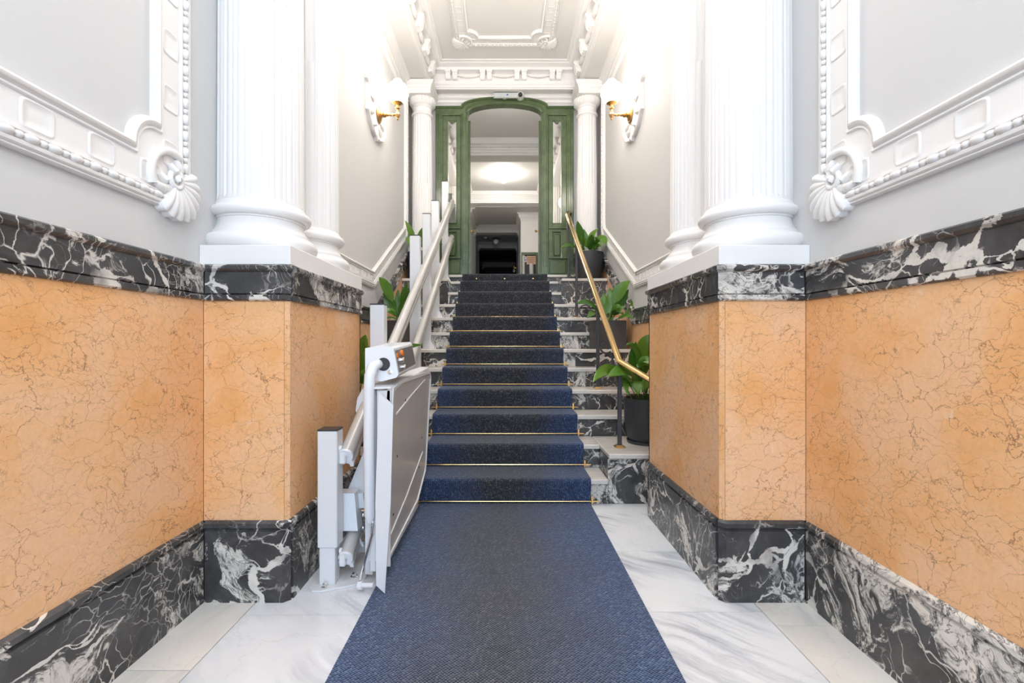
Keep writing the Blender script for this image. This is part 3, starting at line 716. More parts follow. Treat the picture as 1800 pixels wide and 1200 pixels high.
# ------------------------------------------------------------------ hall beyond the door: rooms stepping back
hl = struct('hall_floor', MB().box(-1.3, 1.3, 6.592, 24, 1.85, ZL).box(-.95, .95, 6.45, 6.592, 1.85, ZL), M['tread'])
hw = struct('hall_walls', None, loc=(0, 12, ZL))
def hb(nm, x0, x1, y0, y1, z0, z1, mat): return MB().box(x0, x1, y0, y1, z0, z1).build(nm, M[mat], hw)
for s in (-1, 1): hb('side_wall', s*1.06, s*1.20, 6.60, 13.0, ZL, 5.4, 'hall_wall')
hb('front_ceiling', -1.2, 1.2, 6.6, 13.1, 5.29, 5.45, 'hall_wall')
def beam(nm, y, z0, z1, xa, xb, mat, bracket=True, depth=.35):
    m = MB(); pr = [(0, z0), (.0, z0+.05*(z1-z0)/.32), (-.015, z0+.055), (-.02, z0+.10), (-.035, z0+.11), (-.05, z0+.20), (-.075, z0+.22), (-.085, z1-.03), (-.10, z1), (.0+depth, z1), (depth, z0)]
    m.add([(x, y+.1+o, z) for x in (xa, xb) for o, z in pr], [tuple(range(11))[::-1], tuple(range(11, 22))]+[(i, (i+1) % 11, 11+(i+1) % 11, 11+i) for i in range(11)])
    if bracket:
        for x, q in ((xa, 1), (xb, -1)):
            m.box(x, x+q*.07, y+.1, y+.1+depth, z0-.05, z0+.001).box(x, x+q*.035, y+.1, y+.1+depth, z0-.10, z0-.049)
    # dentil course
    n = int((xb-xa)/.05)
    for i in range(n): m.box(xa+.012+i*.05, xa+.042+i*.05, y+.03, y+.06, z0+.145, z0+.19)
    return m.build(nm, M[mat], hw)
beam('cornice_beam', 9.55, 4.96, 5.29, -1.06, 1.06, 'hall_wall', False)
beam('cornice_beam', 12.9, 4.98, 5.29, -1.06, 1.06, 'plaster')
for s in (-1, 1):
    MB().sweep([(s*1.06, 10.0), (s*1.06, 13.0)][::s], [(0, 4.98), (.03, 4.985), (.05, 5.08), (.09, 5.12), (.13, 5.22), (.17, 5.26), (.17, 5.288), (0, 5.288)], XY).build('side_cornice', M['plaster'], hw)
# zone behind the second beam
hb('ceiling', -1.2, 1.2, 13.36, 15.5, 4.97, 5.1, 'hall_wall'); hb('side_wall', -1.15, -1.01, 13.0, 15.5, ZL, 5.0, 'hall_wall'); hb('side_wall', .48, .60, 14.02, 15.5, ZL, 5.0, 'hall_wall'); hb('side_wall', 1.0, 1.15, 13.0, 14.2, ZL, 5.0, 'hall_wall')
hb('boxed_pier', .50, 1.0, 14.0, 14.3, 3.80, 4.97, 'plaster')
MB().sweep([(1.0, 14.0), (.49, 14.0), (.49, 15.5)], [(0, 4.74), (.01, 4.742), (.02, 4.80), (.06, 4.84), (.08, 4.92), (.12, 4.95), (.12, 4.969), (0, 4.969)], XY).build('pier_cornice', M['plaster'], hw)
MB().sweep([(-1.01, 15.5), (-1.01, 13.4)], [(0, 4.74), (.01, 4.742), (.02, 4.80), (.06, 4.84), (.08, 4.92), (.16, 4.95), (.16, 4.969), (0, 4.969)], XY).build('side_cornice', M['hall_wall'], hw)
beam('cornice_beam', 15.35, 4.73, 4.97, -1.01, .48, 'hall_wall')
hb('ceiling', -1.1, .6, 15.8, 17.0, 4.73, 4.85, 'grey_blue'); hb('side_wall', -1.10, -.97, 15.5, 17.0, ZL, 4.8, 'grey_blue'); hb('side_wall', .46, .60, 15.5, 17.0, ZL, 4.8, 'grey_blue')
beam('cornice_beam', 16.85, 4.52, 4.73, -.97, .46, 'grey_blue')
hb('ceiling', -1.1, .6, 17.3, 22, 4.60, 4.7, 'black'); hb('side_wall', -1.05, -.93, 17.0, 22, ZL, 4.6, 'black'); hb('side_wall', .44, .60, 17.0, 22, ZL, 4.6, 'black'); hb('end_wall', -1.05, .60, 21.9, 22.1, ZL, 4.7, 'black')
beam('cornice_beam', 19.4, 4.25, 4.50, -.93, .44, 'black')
# porter's window under the boxed pier
pw = struct('window_1', None, loc=(.75, 14.0, 3.0))
MB().box(.50, 1.0, 14.0, 14.06, 3.72, 3.797, .005).box(.94, 1.0, 14.0, 14.06, ZL, 3.72, .005).box(.50, .53, 14.0, 14.06, ZL, 3.72, .004).build('window_frame', M['green'], pw)
MB().box(.53, .94, 14.05, 14.06, ZL, 3.72).build('dark_glass', M['black'], pw)
t = thing('notice', 'small white notice with a blue emblem taped to the dark window', 'notice', (.60, 14.04, 3.6))
MB().box(.55, .655, 14.038, 14.042, 3.515, 3.685).build('sheet', M['paper'], t)
MB().lathe([(.036, 0), (.036, .001)], (.602, 14.0375, 3.575), 18, (0, -1, 0)).build('emblem', M['blue'], t)
MB().prism([(.572, 3.665), (.632, 3.665), (.612, 3.63), (.606, 3.605), (.598, 3.605), (.592, 3.63)], lambda u, v, h: (u, 14.0375-h, v), 0, .001).build('emblem_mark', M['ink'], t)
t = thing('notice', 'larger salmon notice with lines of print beside the white one', 'notice', (.79, 14.04, 3.55))
MB().box(.665, .935, 14.038, 14.042, 3.445, 3.70).build('sheet', M['pink'], t)
m = MB()
for z, a, b in ((3.65, .69, .91), (3.60, .68, .90), (3.55, .70, .89), (3.50, .72, .86)):
    x = a
    while x < b: l = random.uniform(.012, .04); m.box(x, min(b, x+l), 14.0365, 14.038, z-.008, z+.008); x += l+.008
m.build('printed_lines', M['ink'], t)['kind'] = 'stuff'
t = tag(MB().lathe([(.065, ZL), (.065, 3.45)], (.80, 13.93, 0), 20).build('steel_pipe', M['liftrail'], None), 'stout dull steel pipe standing in front of the dark window beyond the door', 'pipe')
def globe_ceiling_lamp(label, c, mat, plate):
    t = thing('ceiling_lamp', label, 'lamp', c, 'ceiling lamps in the hall')
    x, y, z = c
    MB().lathe([(.04, 0), (.11, -.005), (.11, -.02), (.05, -.045), (.05, -.06)][::-1], (x, y, z), 22).build('ceiling_rose', M[plate], t)
    MB().tube([(x-.17, y, z-.035), (x-.06, y, z-.045), (x+.06, y, z-.045), (x+.17, y, z-.035)], .02, 8).build('crossbar', M[plate], t)
    MB().ball((x, y, z-.14), .095, seg=18, rings=12).build('glass_globe', M[mat], t)
globe_ceiling_lamp('lit white globe lamp on the bright ceiling beyond the door', (-.03, 11.6, 5.29), 'globe_hall', 'plastic')
globe_ceiling_lamp('unlit globe lamp on a black rose further down the dim hall', (-.30, 16.2, 4.73), 'globe_off', 'cap')
t = thing('smoke_detector', 'tiny round smoke detector left of the unlit globe lamp', 'detector', (-.66, 16.1, 4.73))
MB().lathe([(.05, 0), (.05, -.02), (.03, -.04), (.005, -.04)][::-1], (-.66, 16.1, 4.73), 16).build('body', M['plastic'], t)
t = thing('wall_lantern', 'small brass and glass lantern far down the dark end of the hall', 'lantern', (.36, 18.2, 3.85))
MB().lathe([(.03, 0), (.05, .03), (.05, .14), (.03, .17), (.01, .20), (.004, .24)], (.37, 18.2, 3.95), 10).build('lantern_body', M['gilt'], t)
MB().box(.39, .439, 18.18, 18.22, 3.98, 4.02).build('bracket', M['gilt'], t)
MB().lathe([(.05, -.12), (.06, -.05), (.03, 0)], (.37, 18.2, 3.95), 10).build('shade', M['plastic'], t)

# ------------------------------------------------------------------ emergency light and dome camera over the door
t = thing('emergency_light', 'slim white emergency light on the wall over the door arch', 'emergency light', P(892, 168, 6.42))
c = P(892, 167, 6.33)
MB().box(c.x-.20, c.x+.20, 6.335, 6.394, c.z-.02, c.z+.050, .012).build('housing', M['plastic'], t)
MB().box(c.x-.185, c.x+.185, 6.315, 6.34, c.z-.04, c.z+.035, .015).build('diffuser', M['lens'], t)
MB().box(c.x-.012, c.x+.012, 6.310, 6.316, c.z-.014, c.z+.006, .003).build('indicator', M['blue'], t)
t = thing('dome_camera', 'small white dome camera right of the emergency light', 'camera', P(913, 168, 6.42))
c = P(914.5, 167.5, 6.34)
MB().lathe([(.03, 0), (.050, .012), (.055, .045), (.055, .075)][::-1], (c.x, 6.322, c.z+.01), 24, (0, 1, 0)).ball((c.x, 6.33, c.z), .050, .045, .040, 18, 10).build('housing', M['plastic'], t)
MB().ball((c.x, 6.295, c.z-.015), .030, .030, .030, 14, 8).build('dark_dome', M['cap'], t)

# ------------------------------------------------------------------ globe wall lamps on plaster plaques
for s in (-1, 1):
    nm = 'left' if s < 0 else 'right'
    mp = SIDE(s); yc, zc = 4.60, 3.36
    t = thing('wall_plaque', 'white shield shaped plaster plaque behind the globe lamp on the %s wall' % nm, 'plaque', (s*W, yc, 3.3), 'plaster plaques')
    half = [(.0, 3.02), (.035, 3.06), (.07, 3.05), (.13, 3.075), (.19, 3.10), (.25, 3.16), (.285, 3.21), (.31, 3.22), (.31, 3.26), (.30, 3.29), (.30, 3.60), (.315, 3.62), (.335, 3.64), (.345, 3.68), (.30, 3.70), (.24, 3.69), (.18, 3.74), (.09, 3.77), (0, 3.79)]
    half = [(a, 3.36-(3.36-z)*.84 if z < 3.36 else 3.36+(z-3.36)*.55) for a, z in half]
    pts = [(yc+a, z) for a, z in half]+[(yc-a, z) for a, z in half[::-1][1:-1]]
    MB().prism(pts, mp, 0, .022).build('back_board', M['plaster'], t)
    MB().sweep([Vector(p) for p in pts], [(0, .02), (0, .030), (.010, .038), (.022, .030), (.028, .022)], mp, True).build('rim', M['plaster'], t, ang=50)
    m = MB()
    for sg in (-1, 1):
        for (a, z, ln, an) in ((.05, 3.46, .08, .9), (.08, 3.43, .12, .4), (.12, 3.40, .10, .2), (.06, 3.24, .10, -.9), (.12, 3.30, .11, -.4)):
            p0 = (yc+sg*a, z); p1 = (yc+sg*(a+ln*.5*math.cos(an)), z+ln*.5*math.sin(an)); p2 = (yc+sg*(a+ln*math.cos(an*.6)), z+ln*math.sin(an*.8))
            m.tube([mp(*p0, .025), mp(*p1, .036), mp(*p2, .026)], .018, 7, up=(1, 0, 0), scales=[.4, 1.1, .4])
    m.build('acanthus_relief', M['plaster'], t, ang=60)['kind'] = 'stuff'
    t = thing('wall_lamp', 'lit white globe lamp on a turned brass arm, %s wall' % nm, 'lamp', (s*W, yc+.05, zc), 'globe wall lamps')
    y = yc+.05; ax = (-s, 0, 0)
    MB().lathe([(.075, 0), (.085, .008), (.078, .016), (.06, .020), (.055, .028), (.03, .034), (.02, .045)], (s*(W-.022), y, zc), 26, ax).build('back_plate', M['gilt'], t)
    pr = [(.018, .04), (.026, .055), (.030, .065), (.022, .078), (.012, .085), (.018, .095), (.012, .105), (.010, .115), (.017, .125), (.010, .135), (.016, .15), (.010, .16), (.009, .185)]
    MB().lathe(pr, (s*(W-.022), y, zc), 16, ax).build('turned_arm', M['gilt'], t)
    xg = s*(W-.215)
    MB().lathe([(.004, -.055), (.012, -.045), (.008, -.035), (.020, -.02), (.028, 0), (.020, .018), (.010, .028), (.010, .05), (.022, .06), (.024, .07), (.012, .08), (.014, .092), (.03, .10), (.052, .112), (.055, .120), (.03, .123)], (xg, y, zc), 20).build('gallery', M['gilt'], t)
    MB().ball((xg, y, zc+.222), .108, seg=24, rings=16).lathe([(.05, .30), (.045, .335), (.03, .35)], (xg, y, zc), 16).build('glass_globe', M['globe'], t)

# ------------------------------------------------------------------ brass handrail on iron posts
t = thing('handrail', 'polished brass handrail on black iron posts along the right of the stairs', 'handrail', (.82, 4.7, 0))
RX = .822
rz = lambda y: .955+(2.765-.955)/(6.10-3.33)*(y-3.33)
pth = [(.985, 2.955, .815), (RX, 3.33, .955), (RX, 6.10, 2.765), (.845, 6.2, 2.82), (.905, 6.405, 2.875)]
rp = [(-.030, -.012), (-.034, .0), (-.028, .010), (-.018, .014), (-.012, .022), (.012, .022), (.018, .014), (.028, .010), (.034, .0), (.030, -.012)]
MB().sweep3(pth, [(a_*.78, b_*.85) for a_, b_ in rp]).build('rail', M['brass'], t)
MB().lathe([(.034, 0), (.034, .006), (.02, .010)], (.985, 2.952, .815), 16, (0, 1, 0)).build('wall_rosette', M['brass'], t)
posts = [(3.335, .342), (4.11, .684), (5.33, 1.368), (6.02, 1.881)]
for i, (y, z) in enumerate(posts):
    MB().box(RX-.014, RX+.014, y-.014, y+.014, z+.008, rz(y)-.010, .003).build('post', M['iron'], t)
    MB().box(RX-.038, RX+.038, y-.036, y+.036, z+.0005, z+.010, .004).box(RX-.026, RX+.026, y-.026, y+.026, z+.009, z+.018, .004).build('base_plate', M['brass'], t)
def scroll(y, ux, uz, ur, lx, lz, lr):
    # S-shaped scroll bracket on the wall side of a post: two volutes joined by a stem
    n = 20; up = []; lo = []
    for i in range(n+1):          # upper volute: from its eye over the top, down the post side and out to the right
        k = i/n; a = -.8+(2*PI*1.0)*k; q = ur*(.30+.70*min(1, k*1.6)); up.append((RX+ux+q*math.cos(a), y, uz+q*math.sin(a)))
    ex, ez = up[-1][0]+.012, up[-1][2]-.03
    for i in range(n+1):          # lower volute: over the top, down the post side and curling in underneath
        k = i/n; a = .7+2*PI*1.15*k; q = lr*(1-.70*max(0, k-.45)/.55); lo.append((RX+lx+q*math.cos(a), y, lz+q*math.sin(a)))
    m = MB(); q = [(-.0075, -.009), (.0075, -.009), (.0075, .009), (-.0075, .009)]
    m.sweep3(up+[(ex, y, ez)]+lo, q, up=(0, 1, 0))
    m.build('iron_scroll', M['iron'], t)
scroll(4.11, .073, 1.046, .050, .095, .782, .074)
scroll(5.33, .096, 1.700, .070, .100, 1.452, .068)
scroll(6.02, .075, 2.180, .052, .070, 1.975, .050)

# ------------------------------------------------------------------ stairlift
t = thing('platform_stairlift', 'pale grey folded platform stairlift on two sloping rails and posts, left of the carpet', 'stairlift', (-.72, 2.1, 0))
QX = -.79
lift = [(2.11, 0, .696, .088), (2.92, 0, 1.325, .088), (4.13, .684, 2.03, .088), (4.74, 1.026, 2.39, .078), (5.33, 1.368, 2.70, .084), (6.20, 1.881, 3.22, .080)]
for i, (y, z0, z1, ww) in enumerate(lift):
    h = ww/2; zz = z0+.175 if i == 0 else z0+.01
    MB().box(QX-h, QX+h, y-.035, y+.045, zz, z1, .004).build('post', M['liftwhite'], t)
    MB().box(QX-h-.001, QX+h+.001, y-.036, y+.046, z1, z1+.007, .002).build('post_cap', M['cap'], t)
    if i == 0:
        MB().box(QX-h+.006, QX+h-.012, y-.028, y+.038, .008, .176, .003).build('post_foot', M['liftwhite'], t)
        bp = [(QX-.07, y-.055), (QX-.05, y-.075), (QX-.01, y-.075), (QX+.12, y-.02), (QX+.15, y+.03), (QX+.14, y+.16), (QX+.05, y+.20), (QX-.05, y+.16), (QX-.075, y+.02)]
        MB().prism(bp, XY, .0008, .009).build('foot_plate', M['liftwhite'], t)
        for bx, by in ((QX-.005, y-.045), (QX+.095, y+.045), (QX+.01, y+.14)):
            MB().lathe([(.017, 0), (.017, .004), (.011, .006), (.011, .016), (.006, .019)], (bx, by, .009), 6).build('bolt', M['chrome'], t)
    else:
        MB().box(QX-h-.02, QX+h+.05, y-.06, y+.06, z0+.0008, z0+.010, .002).prism([(QX+h, z0+.01), (QX+h+.045, z0+.01), (QX+h, z0+.10)], lambda u, v, q: (u, y+q, v), -.03, -.022).build('foot_plate', M['liftwhite'], t)
    # clamps from post to rail
    for off in (.60, .138):
        zr = off+.571*(y-2.15)
        if zr < z0+.05: continue
        MB().box(QX+h, QX+h+.028, y-.012, y+.012, zr-.035, zr+.03, .005).lathe([(.012, 0), (.012, .012)], (QX+h, y, zr+.035), 10, (1, 0, 0)).build('clamp', M['liftwhite'], t)
rail_p = [(.032*math.cos(a), .032*math.sin(a)) for a in [math.radians(d_) for d_ in range(-50, 231, 20)]]
rail_p = rail_p+[(-.036, -.030), (-.036, -.036), (-.006, -.036), (-.006, -.040), (.010, -.046), (.012, -.060), (.026, -.060), (.028, -.040)]
def RZ(off, y): return off+.571*(y-2.15)
for off, y0, y1 in ((.60, 2.12, 6.47), (.138, 2.12, 6.40)):
    p0 = Vector((-.72, y0, RZ(off, y0))); p1 = Vector((-.72, y1-.1, RZ(off, y1-.1)))
    MB().sweep3([p0, p1], rail_p).build('guide_rail', M['liftrail'], t, ang=25)
    dd = (p0-p1).normalized()
    MB().sweep3([p0+dd*.012, p0+dd*.0005], [(a*1.05, b*1.05) for a, b in rail_p]).build('rail_end_cap', M['lifttube'], t, ang=25)
    MB().lathe([(.009, 0), (.009, .003), (.004, .004)], p0+dd*.012, 10, dd).build('end_screw', M['chrome'], t)
    MB().sweep3([p1, p1-dd*.02], [(a*1.05, b*1.05) for a, b in rail_p]).build('rail_end_cap', M['liftwhite'], t, ang=25)
# folded platform
FX = -.495
def LP(u, v, h): return (FX+h-.040*max(0, (.9-v))/.8, u, v)     # face leans very slightly inward at the foot
face = [(2.06, .085), (2.85, .115), (3.10, .235), (3.115, .30), (3.13, .86), (3.07, .905), (2.25, .915), (2.06, .89)]
MB().prism(face, LP, -.022, 0).build('platform_sheet', M['liftsteel'], t)
MB().prism([(2.075, .12), (2.85, .15), (3.05, .26), (3.07, .86), (2.12, .87)], LP, -.075, -.0225).build('platform_tray', M['liftwhite'], t)
# pressed stiffening creases and rim
m = MB()
m.tube([LP(2.16, .76, .001), LP(2.50, .81, .001), LP(2.90, .86, .001)], .004, 6); m.tube([LP(2.16, .20, .001), LP(2.50, .27, .001), LP(2.95, .40, .001)], .004, 6)
m.sweep([Vector(p) for p in face], [(0, -.001), (0, .006), (.018, .006), (.022, -.001)], LP, True)
m.build('pressed_rim', M['liftwhite'], t)
for u, v in ((2.35, .80), (2.62, .82), (2.22, .55), (2.9, .5), (2.20, .28), (2.85, .33)):
    MB().lathe([(.006, 0), (.006, .002), (.002, .003)], LP(u, v, .0005), 8, (1, 0, 0)).build('rivet', M['cap'], t)
# top closing sheet
MB().prism([(-.60, 2.03), (-.50, 2.05), (-.497, 3.09), (-.56, 3.11), (-.61, 2.5)], lambda u, v, h: (u, v, h+.03*(v-2.05)), .888, .896).build('top_sheet', M['liftwhite'], t)
# end flap (folded ramp) with pointed foot
def FL(u, v, h): return (u, 2.02+h-.03*(.9-v), v)
MB().prism([(-.545, .875), (-.482, .82), (-.490, .40), (-.512, .018), (-.549, .052), (-.556, .40)], FL, 0, .006).build('ramp_flap', M['liftwhite'], t)
MB().box(-.600, -.572, 2.075, 2.105, .07, .88, .004).build('upright', M['liftwhite'], t)
MB().box(-.565, -.505, 2.06, 2.07, .10, .88, .002).build('end_plate', M['liftwhite'], t)
# grab bar
gb = [P(674, 640, 2.17), P(664, 640, 2.10), P(655, 645, 2.06), P(650, 660, 2.04), P(648.5, 685, 2.04), P(648.5, 780, 2.05), P(650, 905, 2.06), P(650.5, 918, 2.06)]
MB().tube(gb, .0235, 16, up=(1, 0, 0), scales=[1, 1, 1, 1, 1, 1, 1, .55]).build('grab_bar', M['lifttube'], t, ang=60)
# control box
def BOXF(y0, y1, dz):
    fr = [(-.628, 1.065), (-.512, 1.072), (-.500, 1.062), (-.478, .945), (-.488, .932), (-.555, .915), (-.628, .93)]
    m = MB(); n = len(fr)
    m.add([(x, y0, z) for x, z in fr]+[(x, y1, z+dz) for x, z in fr], [tuple(range(n))[::-1], tuple(range(n, 2*n))]+[(i, (i+1) % n, n+(i+1) % n, n+i) for i in range(n)])
    return m
cb = BOXF(2.10, 2.52, .022).build('control_box', M['lifttube'], t)
def CF(y, q, h=.001):        # point on the slanted control face: q 0 top..1 bottom
    k = (y-2.10)/.42; x = -.500+(.022)*q; z = 1.062-.117*q+.022*k
    nn = Vector((.983, 0, .185)); return Vector((x, y, z))+nn*h
m = MB(); a = [CF(2.115, .08), CF(2.50, .08), CF(2.50, .92), CF(2.115, .92)]; b2 = [CF(2.115, .08, .003), CF(2.50, .08, .003), CF(2.50, .92, .003), CF(2.115, .92, .003)]
m.add(a+b2, [(0, 1, 2, 3), (4, 5, 6, 7), (0, 1, 5, 4), (1, 2, 6, 5), (2, 3, 7, 6), (3, 0, 4, 7)]); m.build('control_foil', M['panel_grey'], cb)
for y, q, r, mt, dp in ((2.135, .30, .013, 'amber', .004), (2.215, .24, .015, 'amber', .012), (2.20, .52, .013, 'chrome', .014), (2.205, .80, .013, 'chrome', .014)):
    MB().lathe([(r, 0), (r, dp*.7), (r*.7, dp), (.002, dp)], CF(y, q, .003), 16, (.983, 0, .185)).build('button', M[mt], cb)
MB().lathe([(.011, 0), (.011, .002), (.004, .003)], (-.515, 2.0995, .957), 14, (0, -1, 0)).build('lock', M['chrome'], cb)
MB().lathe([(.030, 0), (.030, .0015)], P(674, 640, 2.099), 18, (0, -1, 0)).build('bar_gasket', M['cap'], cb)
# carriage behind: housing on the upper rail, link arm, lower drive box
def PR(pts, D): return [P(x, y, D) for x, y in pts]
def slabpx(pts, D, th, nm, mat):
    a = PR(pts, D); n = len(a); m = MB(); m.add([tuple(q) for q in a]+[(q.x, q.y+th, q.z) for q in a], [tuple(range(n))[::-1], tuple(range(n, 2*n))]+[(i, (i+1) % n, n+(i+1) % n, n+i) for i in range(n)])
    return m.build(nm, M[mat], t)
hs = slabpx([(636, 685), (650, 672), (658, 690), (658, 728), (650, 726), (641, 722), (629, 728), (625, 722), (628, 700)], 2.42, .22, 'upper_carriage', 'lifttube')
slabpx([(641, 790), (652, 770), (652, 866), (609, 866)], 2.26, .012, 'link_plate', 'liftwhite')
slabpx([(594, 867), (623, 867), (629, 933), (601, 933)], 2.17, .07, 'drive_box', 'lifttube')
slabpx([(623, 867), (638, 867), (641, 893), (632, 893), (629, 933), (628, 933)], 2.22, .03, 'drive_bracket', 'liftwhite')
slabpx([(642, 860), (655, 860), (655, 1010), (642, 1009)], 2.16, .03, 'lower_upright', 'liftwhite')
slabpx([(622, 955), (640, 952), (641, 970), (624, 971)], 2.35, .05, 'lower_bracket', 'liftwhite')
for cy_, r in ((905, .030), (925, .026)):
    MB().lathe([(r*.6, -.012), (r, -.010), (r, .010), (r*.6, .012)], P(637, cy_, 2.28), 16, (1, .1, 0)).build('guide_roller', M['chrome'], t)
MB().tube(PR([(626, 905), (631, 945), (638, 960)], 2.24), .006, 8).build('curved_rib', M['liftwhite'], t)
MB().tube([P(655, 915, 2.06), P(653, 940, 2.05), P(633, 1018, 2.04)], .006, 10).build('gas_strut', M['chrome'], t)
MB().tube([P(630, 1028, 2.04), P(657, 1028, 2.02)], .010, 12).tube([P(631, 1028, 2.045), P(638, 1028, 2.04)], .019, 10).build('strut_joint', M['lifttube'], t)

# ------------------------------------------------------------------ potted aspidistras
def leaf(mb_parent, root, mid, tip, width, face=(0, -1, .35), blade0=.32, fold=.10):
    root, mid, tip, face = Vector(root), Vector(mid), Vector(tip), Vector(face).normalized()
    N = 14; bz = lambda q: root*(1-q)**2+mid*2*q*(1-q)+tip*q*q
    m = MB(); stem = [bz(blade0*i/5) for i in range(6)]; m.tube(stem, .0035, 6, up=(.3, 1, 0))
    vs = []; fs = []
    for side, th in ((0, 0), (1, -.0012)):
        for i in range(N+1):
            q = blade0+(1-blade0)*i/N; c = bz(q); tn = (bz(min(1, q+.01))-bz(q-.01)).normalized(); s_ = tn.cross(face)
            if s_.length < .05: s_ = tn.cross(Vector((1, 0, 0)))
            s_.normalize(); nn = s_.cross(tn).normalized(); k = i/N
            wv = width*.5*(math.sin(PI*min(1, k**.80))**.75 if 0 < k < 1 else 0.01)
            for j in (-1, -.5, 0, .5, 1):
                wob = .004*math.sin(k*9+j*3)
                vs.append(c+s_*wv*j-nn*(fold*wv*(1-abs(j))*1.0)+nn*(wob*abs(j)+th))
    L = (N+1)*5
    for sd in (0, 1):
        for i in range(N):
            for j in range(4): fs.append((sd*L+i*5+j, sd*L+i*5+j+1, sd*L+(i+1)*5+j+1, sd*L+(i+1)*5+j))
    for i in range(N):
        for j in (0, 4): fs.append((i*5+j, (i+1)*5+j, L+(i+1)*5+j, L+i*5+j))
    for i in (0, N):
        for j in range(4): fs.append((i*5+j, i*5+j+1, L+i*5+j+1, L+i*5+j))
    m.add([tuple(v_) for v_ in vs], fs); m.build('leaf', M['leaf'], mb_parent, ang=70)
def plant(label, c, h, r, kind, leaves, extra, seed):
    """c = centre of the pot foot; leaves = (tip px, tip py, tip depth, bulge, width)"""
    rnd = random.Random(seed); t = thing('potted_aspidistra', label, 'plant', c, 'potted plants on the stairs'); x, y, z = c
    if kind == 'round':
        MB().lathe([(r*.55, z+.006), (r*.74, z+.008), (r*.86, z+.05), (r*.98, z+h*.55), (r, z+h-.01), (r*.99, z+h), (r*.92, z+h), (r*.91, z+h*.85), (r*.2, z+h*.84)], (x, y, 0), 40).build('pot', M['pot'], t)
        MB().lathe([(r*.5, z+.001), (r*.84, z+.001), (r*.88, z+.022), (r*.84, z+.022), (r*.8, z+.0055), (r*.5, z+.0055)], (x, y, 0), 36).build('saucer', M['pot'], t)
        MB().lathe([(r*.1, z+h*.80), (r*.90, z+h*.845), (r*.905, z+h*.89), (r*.4, z+h*.91), (.001, z+h*.92)], (x, y, 0), 24).build('soil', M['soil'], t)
        sr = r*.5
    else:
        hx, hy = r; m = MB(); m.box(x-hx, x+hx, y-hy, y-hy+.012, z+.001, z+h).box(x-hx, x+hx, y+hy-.012, y+hy, z+.001, z+h).box(x-hx, x-hx+.012, y-hy+.012, y+hy-.012, z+.001, z+h).box(x+hx-.012, x+hx, y-hy+.012, y+hy-.012, z+.001, z+h).box(x-hx+.012, x+hx-.012, y-hy+.012, y+hy-.012, z+.001, z+.02)
        m.build('planter', M['box'], t, smooth=False)
        MB().box(x-hx+.013, x+hx-.013, y-hy+.013, y+hy-.013, z+.03, z+h*.9, .02).build('soil', M['soil'], t); sr = hy*.5
    sz = z+h*.9
    for (px, py, D, bul, wd, *rest) in leaves:
        tip = P(px, py, D); tip.x = max(-W+.045, min(W-.045, tip.x)); a = rnd.uniform(0, 2*PI); root = Vector((x+sr*.6*math.cos(a)+.15*(tip.x-x), y+sr*.5*math.sin(a), sz))
        if rest: mid = P(rest[0], rest[1], (D+y)/2)
        else: mid = (root+tip)/2+Vector((0, 0, bul))
        leaf(t, root, mid, tip, wd, (rnd.uniform(-.3, .3), -1, rnd.uniform(.2, .8)), rnd.uniform(.22, .34))
    for i in range(extra):
        a = rnd.uniform(0, 2*PI); l = rnd.uniform(.16, .30)
        root = Vector((x+sr*.5*math.cos(a), y+sr*.5*math.sin(a), sz)); tx = min(W-.05, max(-W+.05, x+l*math.cos(a)))
        tip = Vector((tx, y+l*.75*math.sin(a), sz+rnd.uniform(.08, .30)))
        leaf(t, root, (root+tip)/2+Vector((0, 0, rnd.uniform(.08, .2))), tip, rnd.uniform(.05, .08), (rnd.uniform(-.4, .4), -1, .6), .3)
    return t
plant('aspidistra in a round dark clay pot at the right foot of the stairs', (1.065, 3.50, .3425), .335, .168, 'round',
      [(1152, 590, 3.45, .1, .13, 1118, 600), (1042, 672, 3.15, .1, .085, 1075, 615), (1068, 662, 3.2, .1, .12, 1120, 625), (1100, 606, 3.4, .1, .05, 1125, 590), (1104, 694, 3.25, .1, .06, 1090, 640), (1140, 640, 3.3, .1, .09, 1128, 610),
       (1122, 694, 3.25, .1, .10, 1112, 640), (1128, 690, 3.2, .1, .08, 1150, 640), (1150, 700, 3.3, .1, .09, 1160, 640), (1062, 640, 3.5, .1, .06, 1095, 650), (1118, 600, 3.5, .1, .11, 1108, 650)], 5, 3)
plant('aspidistra in a square dark planter halfway up the stairs behind the brass rail', (1.045, 4.74, 1.0265), .285, (.165, .105), 'box',
      [(1114, 493, 4.6, .1, .12, 1080, 510), (1112, 508, 4.65, .1, .08, 1090, 535), (1013, 533, 4.45, .1, .085, 1045, 520), (1032, 559, 4.4, .1, .075, 1050, 535), (1061, 514, 4.8, .1, .09, 1062, 545), (1122, 560, 4.5, .1, .05, 1100, 545),
       (1118, 524, 4.6, .1, .03, 1122, 545), (1072, 505, 4.75, .1, .10, 1074, 545), (1095, 553, 4.4, .1, .09, 1085, 535), (1085, 500, 4.9, .1, .09, 1075, 530)], 4, 5)
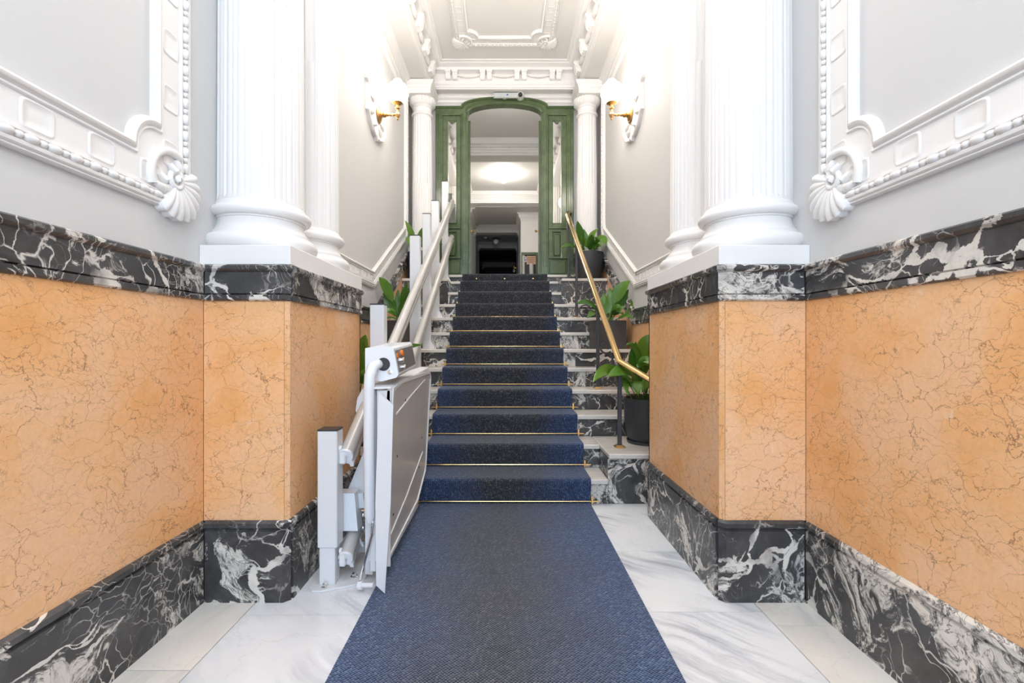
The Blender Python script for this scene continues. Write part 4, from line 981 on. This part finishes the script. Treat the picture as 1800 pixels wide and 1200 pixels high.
plant('aspidistra in a round dark clay pot at the stair head beside the right slim column', (1.07, 5.93, 1.8815), .345, .185, 'round',
      [(1015, 388, 5.8, .1, .115, 1020, 415), (1052, 401, 5.8, .1, .09, 1030, 415), (1068, 431, 5.7, .1, .12, 1058, 400), (986, 436, 5.4, .1, .05, 1005, 418), (1026, 402, 5.9, .1, .09, 1030, 430), (1010, 404, 5.8, .1, .06, 1014, 415),
       (1040, 412, 5.7, .1, .11, 1036, 432), (1022, 414, 5.7, .1, .10, 1026, 432), (1046, 420, 5.7, .1, .08, 1050, 415), (1058, 436, 5.6, .1, .04, 1050, 410)], 5, 8)
plant('aspidistra at the foot of the stairs, mostly hidden behind the left marble pier and stairlift', (-1.055, 3.50, .3425), .335, .168, 'round',
      [(643, 588, 3.5, .1, .10, 632, 610), (656, 606, 3.45, .1, .09, 640, 625), (652, 616, 3.5, .1, .10, 638, 640), (645, 660, 3.4, .1, .09, 636, 640), (741, 606, 3.35, .1, .06, 690, 600), (640, 598, 3.5, .1, .1, 632, 640)], 4, 11)
plant('aspidistra in a square dark planter behind the stairlift rails halfway up the stairs', (-1.03, 4.74, 1.0265), .285, (.175, .105), 'box',
      [(662, 487, 4.6, .1, .10, 682, 500), (716, 497, 4.6, .1, .09, 706, 525), (676, 512, 4.7, .1, .11, 686, 535), (722, 507, 4.7, .1, .08, 708, 530), (678, 560, 4.4, .1, .05, 690, 553), (712, 530, 4.6, .1, .10, 704, 545), (680, 548, 4.6, .1, .04, 692, 545), (700, 508, 4.8, .1, .08, 698, 545)], 4, 13)
plant('aspidistra in a round dark clay pot at the stair head beside the left slim column', (-1.05, 5.93, 1.8815), .345, .185, 'round',
      [(712, 387, 5.8, .1, .08, 728, 412), (722, 434, 5.6, .1, .12, 716, 400), (742, 400, 5.8, .1, .09, 734, 420), (740, 415, 5.8, .1, .09, 735, 430), (714, 402, 5.9, .1, .04, 724, 412), (745, 430, 5.7, .1, .1, 742, 412), (760, 415, 5.7, .1, .08, 750, 405)], 4, 17)
